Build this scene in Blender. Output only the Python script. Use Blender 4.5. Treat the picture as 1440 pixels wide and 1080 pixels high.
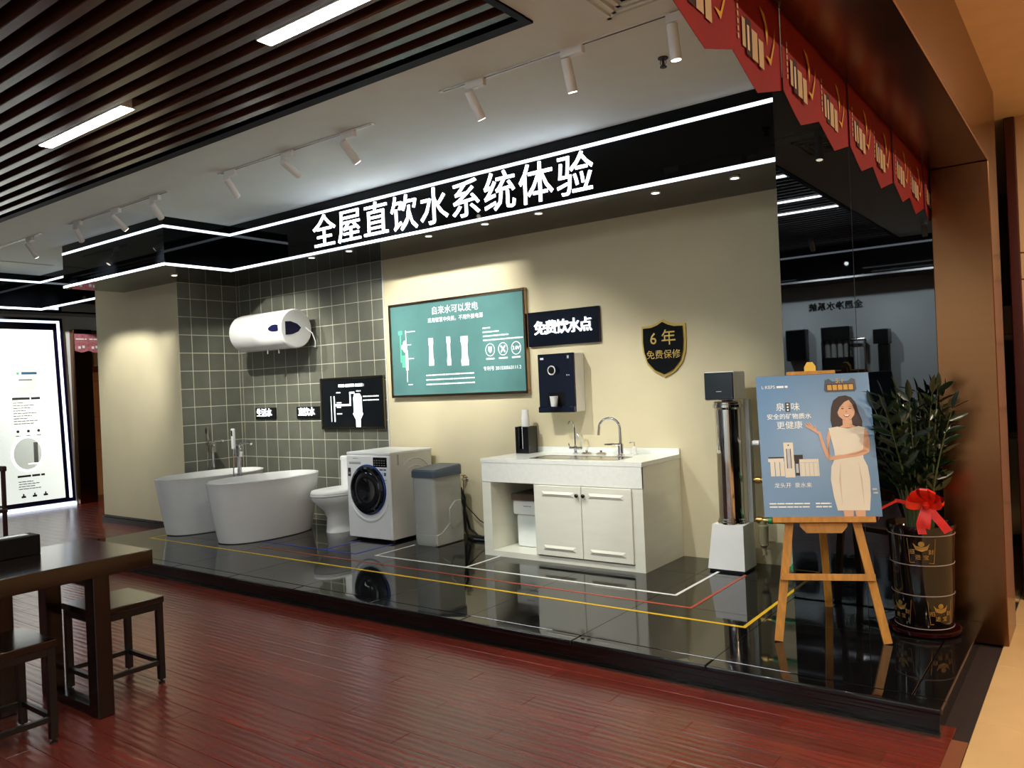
import bpy, bmesh, math, random
from mathutils import Vector, Matrix
random.seed(7)
for o in list(bpy.data.objects): bpy.data.objects.remove(o)
SC = bpy.context.scene
COL = SC.collection
PI = math.pi

# ------------------------------------------------------------------ camera
FPX, YAW, ROLL, CAMZ = 1120.94, math.radians(36.683), math.radians(2.499), 1.535
cd = bpy.data.cameras.new('camera'); cam = bpy.data.objects.new('camera', cd); COL.objects.link(cam)
cd.sensor_width = 36; cd.lens = FPX / 1440 * 36; cd.shift_y = 1.4 / 1440; cd.clip_start = .05
fw = Vector((-math.sin(YAW), math.cos(YAW), 0)); rt0 = Vector((math.cos(YAW), math.sin(YAW), 0)); up0 = Vector((0, 0, 1))
rt = rt0 * math.cos(ROLL) - up0 * math.sin(ROLL); up = rt0 * math.sin(ROLL) + up0 * math.cos(ROLL)
mw = Matrix((rt, up, -fw)).transposed().to_4x4(); mw.translation = (0, 0, CAMZ)
cam.matrix_world = mw
SC.camera = cam
# ------------------------------------------------------------------ world, exposure
w = bpy.data.worlds.new('world'); SC.world = w; w.use_nodes = True
w.node_tree.nodes['Background'].inputs[0].default_value = (1.0, .97, .93, 1)
w.node_tree.nodes['Background'].inputs[1].default_value = 0   # closed interior: no open sky
vs = SC.view_settings
vs.view_transform = 'Standard'; vs.look = 'None'; vs.gamma = 1; vs.use_curve_mapping = False; vs.exposure = 1.05
SPOT_W, LED_E, SIGN_E, PANEL_E = 82.0, .95, 3.0, 24.0

# ------------------------------------------------------------------ materials
def lin(h):
    h = h.lstrip('#'); c = [int(h[i:i+2], 16) / 255 for i in (0, 2, 4)]
    return [x / 12.92 if x <= .04045 else ((x + .055) / 1.055) ** 2.4 for x in c]
MATS = {}
def mat(name, col, rough=.5, metal=0, var=.05, scale=6, bump=0, bscale=60, emis=0, ecol=None, spec=.5, alpha=1, trans=0, stretch=(1, 1, 1), coat=0, ior=1.5):
    if name in MATS: return MATS[name]
    m = bpy.data.materials.new(name); m.use_nodes = True; nt = m.node_tree; b = nt.nodes['Principled BSDF']
    c = lin(col) if isinstance(col, str) else list(col)
    tc = nt.nodes.new('ShaderNodeTexCoord'); mp = nt.nodes.new('ShaderNodeMapping'); mp.inputs['Scale'].default_value = stretch
    nt.links.new(tc.outputs['Object'], mp.inputs[0])
    nz = nt.nodes.new('ShaderNodeTexNoise'); nz.inputs['Scale'].default_value = scale; nz.inputs['Detail'].default_value = 4
    nt.links.new(mp.outputs[0], nz.inputs['Vector'])
    rp = nt.nodes.new('ShaderNodeValToRGB')
    rp.color_ramp.elements[0].position = .3; rp.color_ramp.elements[1].position = .7
    rp.color_ramp.elements[0].color = [max(0, x * (1 - var)) for x in c] + [1]
    rp.color_ramp.elements[1].color = [min(1, x * (1 + var)) for x in c] + [1]
    nt.links.new(nz.outputs['Fac'], rp.inputs[0]); nt.links.new(rp.outputs[0], b.inputs['Base Color'])
    b.inputs['Roughness'].default_value = rough; b.inputs['Metallic'].default_value = metal
    b.inputs['Specular IOR Level'].default_value = spec; b.inputs['IOR'].default_value = ior
    b.inputs['Alpha'].default_value = alpha; b.inputs['Transmission Weight'].default_value = trans
    b.inputs['Coat Weight'].default_value = coat
    if emis:
        b.inputs['Emission Color'].default_value = (lin(ecol) if ecol else c) + [1]; b.inputs['Emission Strength'].default_value = emis
    if bump:
        n2 = nt.nodes.new('ShaderNodeTexNoise'); n2.inputs['Scale'].default_value = bscale; n2.inputs['Detail'].default_value = 3
        nt.links.new(mp.outputs[0], n2.inputs['Vector'])
        bp = nt.nodes.new('ShaderNodeBump'); bp.inputs['Strength'].default_value = bump; bp.inputs['Distance'].default_value = .01
        nt.links.new(n2.outputs['Fac'], bp.inputs['Height']); nt.links.new(bp.outputs[0], b.inputs['Normal'])
    MATS[name] = m
    return m
def wood_floor():
    m = mat('floor_wood', '#65251a', rough=.25, var=.2, spec=.65, scale=3, stretch=(.6, 9, 9)); nt = m.node_tree; b = nt.nodes['Principled BSDF']
    g = nt.nodes.new('ShaderNodeNewGeometry')
    wv = nt.nodes.new('ShaderNodeTexWave'); wv.wave_type = 'BANDS'; wv.bands_direction = 'Y'; wv.inputs['Scale'].default_value = 7.5
    wv.inputs['Distortion'].default_value = 3.0; wv.inputs['Detail'].default_value = 2; wv.inputs['Detail Scale'].default_value = .6
    nt.links.new(g.outputs['Position'], wv.inputs['Vector'])
    bp = nt.nodes.new('ShaderNodeBump'); bp.inputs['Strength'].default_value = .1; bp.inputs['Distance'].default_value = .006
    nt.links.new(wv.outputs['Fac'], bp.inputs['Height']); nt.links.new(bp.outputs[0], b.inputs['Normal'])
    oi = nt.nodes.new('ShaderNodeObjectInfo'); hs = nt.nodes.new('ShaderNodeHueSaturation')
    mr = nt.nodes.new('ShaderNodeMapRange'); mr.inputs[3].default_value = .88; mr.inputs[4].default_value = 1.12
    nt.links.new(oi.outputs['Random'], mr.inputs[0]); nt.links.new(mr.outputs[0], hs.inputs['Value'])
    lk = b.inputs['Base Color'].links[0].from_socket
    nt.links.new(lk, hs.inputs['Color']); nt.links.new(hs.outputs[0], b.inputs['Base Color'])
    return m
def granite():
    m = mat('black_granite', '#0d0d0e', rough=.045, var=.5, scale=90, spec=.6); nt = m.node_tree; b = nt.nodes['Principled BSDF']
    n = nt.nodes.new('ShaderNodeTexNoise'); n.inputs['Scale'].default_value = 2.2; n.inputs['Detail'].default_value = 5
    g = nt.nodes.new('ShaderNodeNewGeometry'); nt.links.new(g.outputs['Position'], n.inputs['Vector'])
    mr = nt.nodes.new('ShaderNodeMapRange'); mr.inputs[1].default_value = .45; mr.inputs[2].default_value = .75; mr.inputs[3].default_value = .035; mr.inputs[4].default_value = .16
    nt.links.new(n.outputs['Fac'], mr.inputs[0]); nt.links.new(mr.outputs[0], b.inputs['Roughness'])
    return m
def copper():
    m = mat('brushed_copper', '#7c5536', rough=.24, metal=1, var=.03, scale=5, stretch=(.5, .5, 14)); nt = m.node_tree; b = nt.nodes['Principled BSDF']
    n = nt.nodes.new('ShaderNodeTexNoise'); n.inputs['Scale'].default_value = 1.2; n.inputs['Detail'].default_value = 1
    g = nt.nodes.new('ShaderNodeNewGeometry'); nt.links.new(g.outputs['Position'], n.inputs['Vector'])
    bp = nt.nodes.new('ShaderNodeBump'); bp.inputs['Strength'].default_value = .35; bp.inputs['Distance'].default_value = .05
    nt.links.new(n.outputs['Fac'], bp.inputs['Height']); nt.links.new(bp.outputs[0], b.inputs['Normal'])
    return m
WOODF = wood_floor(); GRAN = granite(); COPPER = copper()
BEIGE = mat('beige_wall_paint', '#cfc6a4', rough=.75, var=.03, scale=3, bump=.05, bscale=180)
WHITEC = mat('ceiling_white', '#d3dad4', rough=.85, var=.02)
PALE = mat('pale_wall_paint', '#cfd8da', rough=.8, var=.02)
TAN = mat('tan_panel', '#b8946e', rough=.4, var=.05, scale=2)
TANF = mat('tan_floor_tile', '#caa877', rough=.25, var=.06, scale=3)
FASC = mat('fascia_black_glass', '#040507', rough=.03, var=.3, scale=3, spec=.2)
GLASSB = mat('black_glass', '#050608', rough=.012, var=.3, scale=3, spec=.62)
DARKV = mat('void_black', '#0c0b0a', rough=.9)
TILE = mat('grey_wall_tile', '#686a5e', rough=.32, var=.12, scale=5, bump=.08, bscale=30)
GROUT = mat('tile_grout', '#c9c8b4', rough=.9)
SLAT = mat('brown_slat', '#44271a', rough=.22, var=.25, scale=4, stretch=(.3, 8, 8))
SLATEDGE = mat('grille_edge_black', '#050406', rough=.6, spec=.08)
LED = mat('led_strip_light', '#ffffff', emis=LED_E, ecol='#dfeeff')
PANELL = mat('panel_light', '#ffffff', emis=PANEL_E, ecol='#f2faff')
SIGNL = mat('sign_letter_light', '#ffffff', emis=SIGN_E, ecol='#e6eeff')
SIGNS = mat('small_sign_light', '#ffffff', emis=1.3, ecol='#eef6ff')
SPOTL = mat('spot_lens_light', '#ffffff', emis=6, ecol='#fff3dd')
WHITEP = mat('white_plastic', '#eef0ee', rough=.35, var=.02)
WHITEM = mat('white_metal', '#dcdcd6', rough=.35, var=.03)
CERAM = mat('white_ceramic', '#eeefec', rough=.12, var=.015)
ACRYL = mat('white_acrylic', '#e6e6e2', rough=.25, var=.02)
CHROME = mat('chrome', '#d8d8d8', rough=.06, metal=1, var=.03)
STEEL = mat('stainless_steel', '#b9b4ac', rough=.22, metal=1, var=.06, stretch=(1, 1, 12))
BLACKP = mat('black_plastic', '#0b0b0d', rough=.3)
BLACKG = mat('gloss_black_panel', '#07090d', rough=.04, spec=.7)
CHARC = mat('charcoal', '#26272a', rough=.6)
DARKWOOD = mat('dark_wood', '#150c09', rough=.16, var=.35, scale=3, stretch=(9, .7, 9), spec=.6)
DARKMETAL = mat('dark_metal', '#0d0c0c', rough=.35)
CAB = mat('cabinet_cream', '#e2e4d6', rough=.4, var=.03, scale=3, stretch=(1, 1, 6))
QUARTZ = mat('white_quartz', '#e8ece6', rough=.2, var=.03, scale=30)
GREYP = mat('grey_plastic', '#a9aca6', rough=.45, var=.03)
SLATEB = mat('slate_blue_plastic', '#4c5866', rough=.45, var=.04)
NAVY = mat('navy_gloss', '#15163a', rough=.12)
GOLDP = mat('gold', '#d6b864', rough=.3, metal=.6, var=.1)
BRASS = mat('brass', '#b99a5c', rough=.3, metal=1)
GREENP = mat('green_plastic', '#1f8a4c', rough=.4)
EASEL = mat('easel_pine', '#b07a2c', rough=.5, var=.2, scale=6, stretch=(9, 9, 1))
RED = mat('flag_red', '#6c0d0a', spec=.15, rough=.75, var=.12, scale=4)
RIBBON = mat('red_ribbon', '#d3220f', rough=.25, var=.25, scale=20)
LEAF = mat('leaf_green', '#122510', rough=.3, var=.4, scale=10)
STEMM = mat('stem_green', '#3c4a26', rough=.5, var=.2)
SOIL = mat('soil', '#1f1610', rough=.95, bump=.5)
POTM = mat('black_glazed_pot', '#0b0807', rough=.08, var=.2, spec=.6)
MAROON = mat('maroon_glaze', '#2e0d0b', rough=.12)
TRIMR = mat('dark_red_trim', '#3b120b', rough=.25)
MARBLE = mat('orange_marble', '#d79b66', rough=.2, var=.12, scale=2)
YEL = mat('yellow_tape', '#e2b90f', rough=.5); REDT = mat('red_tape', '#a8452f', rough=.5); BLUET = mat('blue_tape', '#3948b4', rough=.5); WHT = mat('white_tape', '#e8e8e2', rough=.5)

# ------------------------------------------------------------------ geometry helper
WLOC = {}
class G:
    def __init__(s): s.v = []; s.f = []; s.m = []; s.mi = 0; s.wn = False
    def add(s, vs_, fs):
        o = len(s.v); s.v += [tuple(v) for v in vs_]
        for f in fs: s.f.append([i + o for i in f]); s.m.append(s.mi)
        return s
    def box(s, x0, x1, y0, y1, z0, z1):
        return s.add([(x0,y0,z0),(x1,y0,z0),(x1,y1,z0),(x0,y1,z0),(x0,y0,z1),(x1,y0,z1),(x1,y1,z1),(x0,y1,z1)],
                     [(0,3,2,1),(4,5,6,7),(0,1,5,4),(1,2,6,5),(2,3,7,6),(3,0,4,7)])
    def rbox(s, x0, x1, y0, y1, z0, z1, r=.01, seg=2, only=None):
        bm = bmesh.new(); bmesh.ops.create_cube(bm, size=1)
        for v in bm.verts:
            v.co = ((x0+x1)/2 + v.co.x*(x1-x0), (y0+y1)/2 + v.co.y*(y1-y0), (z0+z1)/2 + v.co.z*(z1-z0))
        es = bm.edges[:]
        if only == 'z': es = [e for e in es if abs(e.verts[0].co.z - e.verts[1].co.z) > 1e-6]
        if only == 'x': es = [e for e in es if abs(e.verts[0].co.x - e.verts[1].co.x) > 1e-6]
        bmesh.ops.bevel(bm, geom=es, offset=r, segments=seg, profile=.5, affect='EDGES')
        s.bm(bm); s.wn = True; return s
    def bm(s, bm, mtx=None):
        bm.verts.index_update()
        s.add([(mtx @ v.co) if mtx else v.co for v in bm.verts], [[v.index for v in f.verts] for f in bm.faces]); bm.free()
    def mesh(s, me, mtx):
        s.add([mtx @ v.co for v in me.vertices], [list(p.vertices) for p in me.polygons]); return s
    def loft(s, rings, cap=True, closed=True):
        n = len(rings[0]); vs_ = [p for r in rings for p in r]; fs = []
        for i in range(len(rings) - 1):
            for j in range(n if closed else n - 1):
                k = (j + 1) % n
                fs.append((i*n+j, i*n+k, (i+1)*n+k, (i+1)*n+j))
        if cap:
            fs.append(tuple(reversed(range(n)))); fs.append(tuple(range((len(rings)-1)*n, len(rings)*n)))
        return s.add(vs_, fs)
    def cyl(s, p0, p1, r0, r1=None, n=20, cap=True):
        return s.tube([p0, p1], [r0, r0 if r1 is None else r1], n, cap)
    def tube(s, pts, r, n=10, cap=True):
        pts = [Vector(p) for p in pts]; rs = r if isinstance(r, (list, tuple)) else [r] * len(pts)
        rings = []; prev = None
        for i, p in enumerate(pts):
            d = (pts[min(i+1, len(pts)-1)] - pts[max(i-1, 0)]).normalized()
            if prev is None: a = d.orthogonal().normalized()
            else: a = (prev - d * prev.dot(d)).normalized()
            prev = a; b = d.cross(a)
            rings.append([p + (a * math.cos(2*PI*j/n) + b * math.sin(2*PI*j/n)) * rs[i] for j in range(n)])
        return s.loft(rings, cap)
    def lathe(s, prof, c=(0, 0, 0), n=32, cap=True):
        rings = [[(c[0] + r*math.cos(2*PI*j/n), c[1] + r*math.sin(2*PI*j/n), c[2] + z) for j in range(n)] for r, z in prof]
        return s.loft(rings, cap)
    def prism(s, poly, fn, d0, d1):
        n = len(poly); a = [fn(x, y, d0) for x, y in poly]; b = [fn(x, y, d1) for x, y in poly]
        return s.add(a + b, [tuple(reversed(range(n))), tuple(range(n, 2*n))] + [(i, (i+1) % n, n+(i+1) % n, n+i) for i in range(n)])
    def poly(s, pts): return s.add(pts, [tuple(range(len(pts)))])
    def obj(s, name, m, parent=None, smooth=True, label=None, ang=35, recalc=True):
        loc = WLOC[parent.name] if parent else None
        if loc is None:
            xs = [v[0] for v in s.v]; ys = [v[1] for v in s.v]; zs = [v[2] for v in s.v]
            loc = Vector(((min(xs)+max(xs))/2, (min(ys)+max(ys))/2, min(zs)))
        me = bpy.data.meshes.new(name); me.from_pydata([Vector(v) - loc for v in s.v], [], s.f)
        for x in (m if isinstance(m, list) else [m]): me.materials.append(x)
        me.polygons.foreach_set('material_index', s.m)
        if recalc:
            bm = bmesh.new(); bm.from_mesh(me); bmesh.ops.recalc_face_normals(bm, faces=bm.faces); bm.to_mesh(me); bm.free()
        if smooth:
            me.polygons.foreach_set('use_smooth', [True] * len(me.polygons)); me.set_sharp_from_angle(angle=math.radians(ang))
        me.update()
        o = bpy.data.objects.new(name, me); COL.objects.link(o)
        if s.wn and smooth: o.modifiers.new('wn', 'WEIGHTED_NORMAL').keep_sharp = True
        if parent: o.parent = parent
        else: o.location = loc
        WLOC[o.name] = loc
        if label: o['label'] = label
        return o
def thing(name, label, cat, loc=(0, 0, 0), group=None):
    o = bpy.data.objects.new(name, None); COL.objects.link(o); o.location = loc; o.empty_display_size = .1
    WLOC[o.name] = Vector(loc); o['label'] = label; o['category'] = cat
    if group: o['group'] = group
    return o
def tag(o, label, cat, group=None):
    o['label'] = label; o['category'] = cat
    if group: o['group'] = group
    return o
def struct(o, label=None):
    o['kind'] = 'structure'
    if label: o['label'] = label
    return o
def empty_struct(name, loc=(0, 0, 0)):
    o = bpy.data.objects.new(name, None); COL.objects.link(o); o.location = loc; WLOC[o.name] = Vector(loc); o['kind'] = 'structure'; return o
def copy_tree(o, parent=None, delta=(0, 0, 0)):
    c = o.copy(); COL.objects.link(c); c.parent = parent
    if parent is None: c.location = Vector(o.location) + Vector(delta)
    WLOC[c.name] = WLOC[o.name] + Vector(delta)
    for ch in list(o.children): copy_tree(ch, c, delta)
    return c
def text_me(body, size, extrude=0, bold=0, align='CENTER'):
    cu = bpy.data.curves.new('t', 'FONT'); cu.body = body; cu.size = size; cu.extrude = extrude; cu.offset = bold
    cu.align_x = align; cu.align_y = 'CENTER'; cu.resolution_u = 2
    o = bpy.data.objects.new('t', cu); COL.objects.link(o)
    dg = bpy.context.evaluated_depsgraph_get(); me = bpy.data.meshes.new_from_object(o.evaluated_get(dg))
    bpy.data.objects.remove(o); bpy.data.curves.remove(cu)
    return me
def frame(o, u, v):
    u = Vector(u).normalized(); v = Vector(v).normalized(); n = u.cross(v)
    m = Matrix((u, v, n)).transposed().to_4x4(); m.translation = o; return m
def front(x, y, z): return frame((x, y, z), (1, 0, 0), (0, 0, 1))      # print plane that faces -Y
def back(x, y, z): return frame((x, y, z), (-1, 0, 0), (0, 0, 1))      # faces +Y
class Print(G):
    """flat print: thin ink layers on a panel, in the panel's own frame"""
    def __init__(s, mtx): super().__init__(); s.M = mtx; s.mats = []; s.k = 0
    def use(s, m):
        if m not in s.mats: s.mats.append(m)
        s.mi = s.mats.index(m); s.k += 1
    def pl(s, m, pts):
        s.use(m); z = .0004 + .00004 * s.k; G.poly(s, [s.M @ Vector((x, y, z)) for x, y in pts])
    def rect(s, m, x0, y0, x1, y1): s.pl(m, [(x0, y0), (x1, y0), (x1, y1), (x0, y1)])
    def disc(s, m, x, y, r, ry=None, n=24, a0=0, a1=2*PI): s.pl(m, [(x + r*math.cos(a0+(a1-a0)*i/n), y + (ry or r)*math.sin(a0+(a1-a0)*i/n)) for i in range(n)])
    def ring(s, m, x, y, r, t, ry=None, n=28):
        s.use(m); z = .0004 + .00004 * s.k; ry = ry or r
        a = [s.M @ Vector((x+r*math.cos(2*PI*i/n), y+ry*math.sin(2*PI*i/n), z)) for i in range(n)]
        b = [s.M @ Vector((x+(r-t)*math.cos(2*PI*i/n), y+(ry-t)*math.sin(2*PI*i/n), z)) for i in range(n)]
        G.loft(s, [a, b], cap=False)
    def text(s, m, body, x, y, size, bold=0, align='CENTER', rot=0):
        s.use(m); me = text_me(body, size, 0, bold, align)
        s.mesh(me, s.M @ Matrix.Translation((x, y, .0004 + .00004*s.k)) @ Matrix.Rotation(rot, 4, 'Z')); bpy.data.meshes.remove(me)
    def lines(s, m, x0, x1, y, h, seed=0):          # a row of print too small to read
        r = random.Random(seed); x = x0
        while x < x1:
            wd = min(r.uniform(2, 7) * h, x1 - x); s.rect(m, x, y, x + wd, y + h); x += wd + h * .5
    def cut(s, parent, name):                       # close one printed piece, go on with the next on the same panel
        s.done(parent, name); s.v = []; s.f = []; s.m = []; s.mats = []; s.mi = 0
    def done(s, parent, name='print'): return s.obj(name, s.mats, parent, smooth=False, recalc=False)
def spot(parent_loc, aim, watts, size=50, blend=.6, col=(1, .965, .89), r=.03, name='spot_lamp'):
    l = bpy.data.lights.new('spot', 'SPOT'); l.energy = watts; l.spot_size = math.radians(size); l.spot_blend = blend; l.color = col; l.shadow_soft_size = r
    o = bpy.data.objects.new(name, l); COL.objects.link(o); o.location = parent_loc
    o.rotation_euler = (Vector(aim) - Vector(parent_loc)).to_track_quat('-Z', 'Y').to_euler(); return o
def project(p):
    q = Vector(p) - Vector((0, 0, CAMZ)); d = q.dot(fw)
    if d < .1: return None
    return (720 + FPX * q.dot(rt) / d, 541.4 - FPX * q.dot(up) / d, d)

# ================================================================== SETTING
P = .12                                   # platform top
WY = 5.86                                 # display wall
CZ = 3.38                                 # ceiling
# floors
fl = struct(G().box(-14.5, -.5, -3.3, 7, -.1, -.012).obj('floor', mat('floor_joint', '#1c0a06', rough=.8), smooth=False))
rows = []; yy = -3.2; k = 0
while yy < 7:
    off = (k * .43) % 1.2; x = -14.4 - off
    while x < -.56:
        x0, x1 = max(x, -14.4), min(x + 1.2, -.56)
        if x1 - x0 > .05 and not (yy > 3.75 and x0 > -8.4) and yy < 6.6: rows.append((x0, x1, yy, yy + .125))
        x += 1.2
    yy += .125; k += 1
def seen(r):
    best = None
    for fx in (0, .5, 1):
        q = project((r[0] + (r[1]-r[0]) * fx, (r[2]+r[3]) / 2, 0))
        if q and -40 < q[0] < 1480 and 560 < q[1] < 1110: best = min(best or 99, q[2])
    return best
vis = sorted([(seen(r), r) for r in rows if seen(r)]); near = [r for _, r in vis[:290]]; ns = set(near)
def plank(g, r):
    x0, x1, y0, y1 = r[0]+.0008, r[1]-.0008, r[2]+.0008, r[3]-.0008; e = .0012
    return g.add([(x0,y0,-.014),(x1,y0,-.014),(x1,y1,-.014),(x0,y1,-.014),(x0,y0,-e),(x1,y0,-e),(x1,y1,-e),(x0,y1,-e),(x0+e,y0+e,0),(x1-e,y0+e,0),(x1-e,y1-e,0),(x0+e,y1-e,0)],
        [(0,1,5,4),(1,2,6,5),(2,3,7,6),(3,0,4,7),(4,5,9,8),(5,6,10,9),(6,7,11,10),(7,4,8,11),(8,9,10,11)])
for r in near: plank(G(), r).obj('plank', WOODF, fl, smooth=False, recalc=False)
g = G()
for r in rows:
    if r not in ns: plank(g, r)
g.obj('far_planks', WOODF, fl, smooth=False, recalc=False)['kind'] = 'stuff'
struct(G().box(-.56, -.5, -3.2, 3.66, -.012, .004).obj('trim_1', mat('floor_edge_strip', '#7a4a34', rough=.3)))
fc = struct(G().box(-.5, 3.2, -3.3, 12, -.1, -.006).obj('floor_corridor', mat('corridor_grout', '#8f7854', rough=.8), smooth=False))
G().box(-4, -.5, 6.05, 12, -.1, -.006).obj('subfloor', MATS['corridor_grout'], fc, smooth=False)
for i in range(4):
    for j in range(20):
        x0 = -.5 + i * .8; y0 = -3.3 + j * .8
        if y0 > 11.2: continue
        G().rbox(x0+.002, x0+.798, y0+.002, y0+.798, -.012, 0, .002, 1).obj('floor_tile', TANF, fc)
for j in range(6):
    for i in range(4): G().rbox(-3.7+i*.8+.002, -3.7+i*.8+.798, 6.06+.8*j, 6.06+.8*j+.796, -.012, 0, .002, 1).obj('floor_tile', TANF, fc)

# ceilings
ceil = struct(G().box(-14.5, -.75, 3.36, 7, CZ, CZ+.1).box(-2.27, -.75, -3.3, 3.36, CZ, CZ+.1).box(-14.5, -12.2, -3.3, 3.36, CZ, CZ+.1).obj('ceiling', WHITEC, smooth=False))
struct(G().box(-.76, 3.2, -3.3, 6.1, 3.12, 3.5).box(-4, 3.2, 6.1, 12, 3.12, 3.5).obj('ceiling_corridor', mat('tan_ceiling', '#d8b890', rough=.6), smooth=False))
gr = empty_struct('ceiling_grille', (-7, 0, CZ))
G().box(-12.2, -2.27, -3.3, 3.36, 3.8, 3.86).box(-12.2, -2.27, 3.36, 3.42, CZ+.1, 3.86).box(-2.27, -2.2, -3.3, 3.42, CZ+.1, 3.86).box(-12.26, -12.2, -3.3, 3.42, CZ+.1, 3.86).obj('void', DARKV, gr, smooth=False)
G().box(-12.2, -2.27, 3.29, 3.362, CZ-.012, CZ+.1).box(-2.31, -2.268, -3.3, 3.29, CZ-.012, CZ+.1).obj('edge_frame', SLATEDGE, gr, smooth=False)
pitch = .1376; base = G().rbox(-12.2, -2.31, -.03, .03, CZ-.01, CZ+.1, .004, 1).obj('slat', SLAT, gr)
base.location.y = 3.207 - .0; k = 1
while 3.207 - pitch * k > -3.2:
    c = base.copy(); COL.objects.link(c); c.parent = gr; c.location.y = 3.207 - pitch * k; k += 1
for o in [c for c in gr.children if c.name.startswith('slat')]: pass

# walls
wb = struct(G().box(-5.97, -1.3, WY, 6.05, 0, CZ).obj('wall_back', BEIGE, smooth=False))
G().box(-5.985, -5.97, WY-.006, WY+.05, P, 2.9).obj('edge_strip', WHITEM, wb, smooth=False)
wt = struct(G().box(-8.75, -5.97, WY-.002, 6.05, 0, CZ).obj('wall_tile', GROUT, smooth=False))
ws = struct(G().box(-8.75, -8.5185, 5.08, WY-.002, 0, CZ).obj('wall_tile_side', GROUT, smooth=False))
zs = [P] + [1.859 + .21 * k for k in range(-8, 5)] + [2.885]
xs = [-8.518] + [-6.15 - .21 * k for k in range(11, -1, -1)] + [-5.985]
for i in range(len(xs) - 1):
    for j in range(len(zs) - 1):
        x0, x1, z0, z1 = xs[i]+.0035, xs[i+1]-.0035, zs[j]+.0035, zs[j+1]-.0035
        if x1 - x0 < .015 or z1 - z0 < .015: continue
        G().rbox(x0, x1, WY-.0045, WY+.004, z0, z1, .002, 1).obj('tile', TILE, wt)
ys = [5.075, 5.235, 5.445, 5.655, WY-.004]
for i in range(4):
    for j in range(len(zs) - 1):
        y0, y1, z0, z1 = ys[i]+.004, ys[i+1]-.004, zs[j]+.004, zs[j+1]-.004
        if z1 - z0 < .015: continue
        G().rbox(-8.528, -8.516, y0, y1, z0, z1, .002, 1).obj('tile', TILE, ws)
struct(G().box(-10.42, -8.524, 5.07, 6.05, 0, CZ).obj('wall_pillar', BEIGE, smooth=False))
struct(G().box(-10.43, -8.46, 5.045, 5.07, 0, .07).box(-10.43, -8.46, 5.05, 5.07, .078, .1).obj('baseboard_pillar', mat('skirting_black', '#14110f', rough=.25)))
wm_ = struct(G().box(-1.62, -.757, 5.05, 6.05, 0, CZ).obj('wall_mirror', GLASSB, smooth=False), 'black mirror glass column')
G().box(-1.185, -1.182, 5.049, 5.05, P, CZ).obj('joint', CHARC, wm_, smooth=False)
# copper portal
po = empty_struct('wall_portal', (-.61, 5.2, 0))
G().rbox(-.757, -.47, 5.03, 5.45, 0, 2.64, .004, 1).obj('column', COPPER, po, label='brushed copper portal column')
G().rbox(-.757, -.47, -3.2, 5.45, 2.64, 3.14, .004, 1).obj('lintel', COPPER, po, label='brushed copper lintel')
# corridor walls
wc = struct(G().box(-.42, 3.2, 6.12, 6.3, 0, 3.12).obj('wall_corridor', mat('corridor_wall_core', '#8a5f3e', rough=.6), smooth=False))
for z0, z1 in ((.0, .62), (.625, 1.24), (1.245, 1.66), (1.665, 2.07), (2.075, 2.24), (2.245, 3.12)):
    for x0, x1 in ((-.415, .4), (.404, 1.2), (1.204, 2.0), (2.004, 3.2)):
        G().rbox(x0, x1, 6.1, 6.122, z0+.001, z1-.002, .002, 1).obj('panel', TAN if z1 > 2.2 else mat('pinkish_panel', '#b98f77', rough=.4, var=.05), wc)
struct(G().rbox(-.475, -.415, 6.07, 6.3, 0, 3.12, .006, 1).obj('trim_2', TRIMR))
struct(G().box(3.2, 3.3, -3.3, 6.3, 0, 3.2).obj('wall_right', TAN, smooth=False))
struct(G().box(-14.6, -14.5, -3.3, 7, 0, CZ).box(-14.5, -12.2, 6.9, 7, 0, CZ).obj('wall_left', MARBLE, smooth=False))
# kitchen room behind
struct(G().box(-4, 3.2, 8.75, 8.85, 0, 3.2).box(-4.1, -4, 6.1, 8.85, 0, 3.2).obj('wall_kitchen', mat('kitchen_grey', '#7d8078', rough=.5), smooth=False))

# ---- platform
pf = thing('display_platform', 'low black polished granite platform carrying the bathroom and kitchen display', 'platform', (-4.5, 4.7, 0))
G().box(-8.42, -1.63, 3.7, WY-.004, 0, P-.02).box(-1.63, -.62, 3.7, 5.02, 0, P-.02).obj('core', mat('platform_core', '#050505', rough=.6), pf, smooth=False)
G().box(-8.44, -.605, 3.685, 3.7, 0, P-.028).box(-.62, -.605, 3.7, 5.03, 0, P-.028).box(-8.44, -8.42, 3.7, 5.05, 0, P-.028).obj('riser', GRAN, pf, smooth=False)
sx = [-8.45, -7.2, -6.4, -5.6, -4.8, -4.0, -3.2, -2.4, -1.622, -.72]; sy = [3.77, 4.55, 5.35, WY-.002]
for i in range(9):
    for j in range(3):
        x0, x1, y0, y1 = sx[i]+.001, sx[i+1]-.001, sy[j]+.001, sy[j+1]-.001
        if i == 8: y1 = min(y1, 5.028)
        if y0 >= y1: continue
        G().rbox(x0, x1, y0, y1, P-.022, P, .0012, 1).obj('slab', GRAN, pf)
for i in range(9):
    G().rbox(sx[i]+.001 if i else -8.45, sx[i+1]-.001 if i < 8 else -.59, 3.66, 3.769, P-.03, P, .008, 3).obj('edge_slab', GRAN, pf)
G().rbox(-.719, -.59, 3.77, 5.03, P-.03, P, .008, 3).obj('edge_slab', GRAN, pf)
struct(G().box(-8.44, -.6, 3.655, 3.686, 0, .012).obj('trim_3', mat('metal_trim', '#6b6155', rough=.3, metal=1)))

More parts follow.
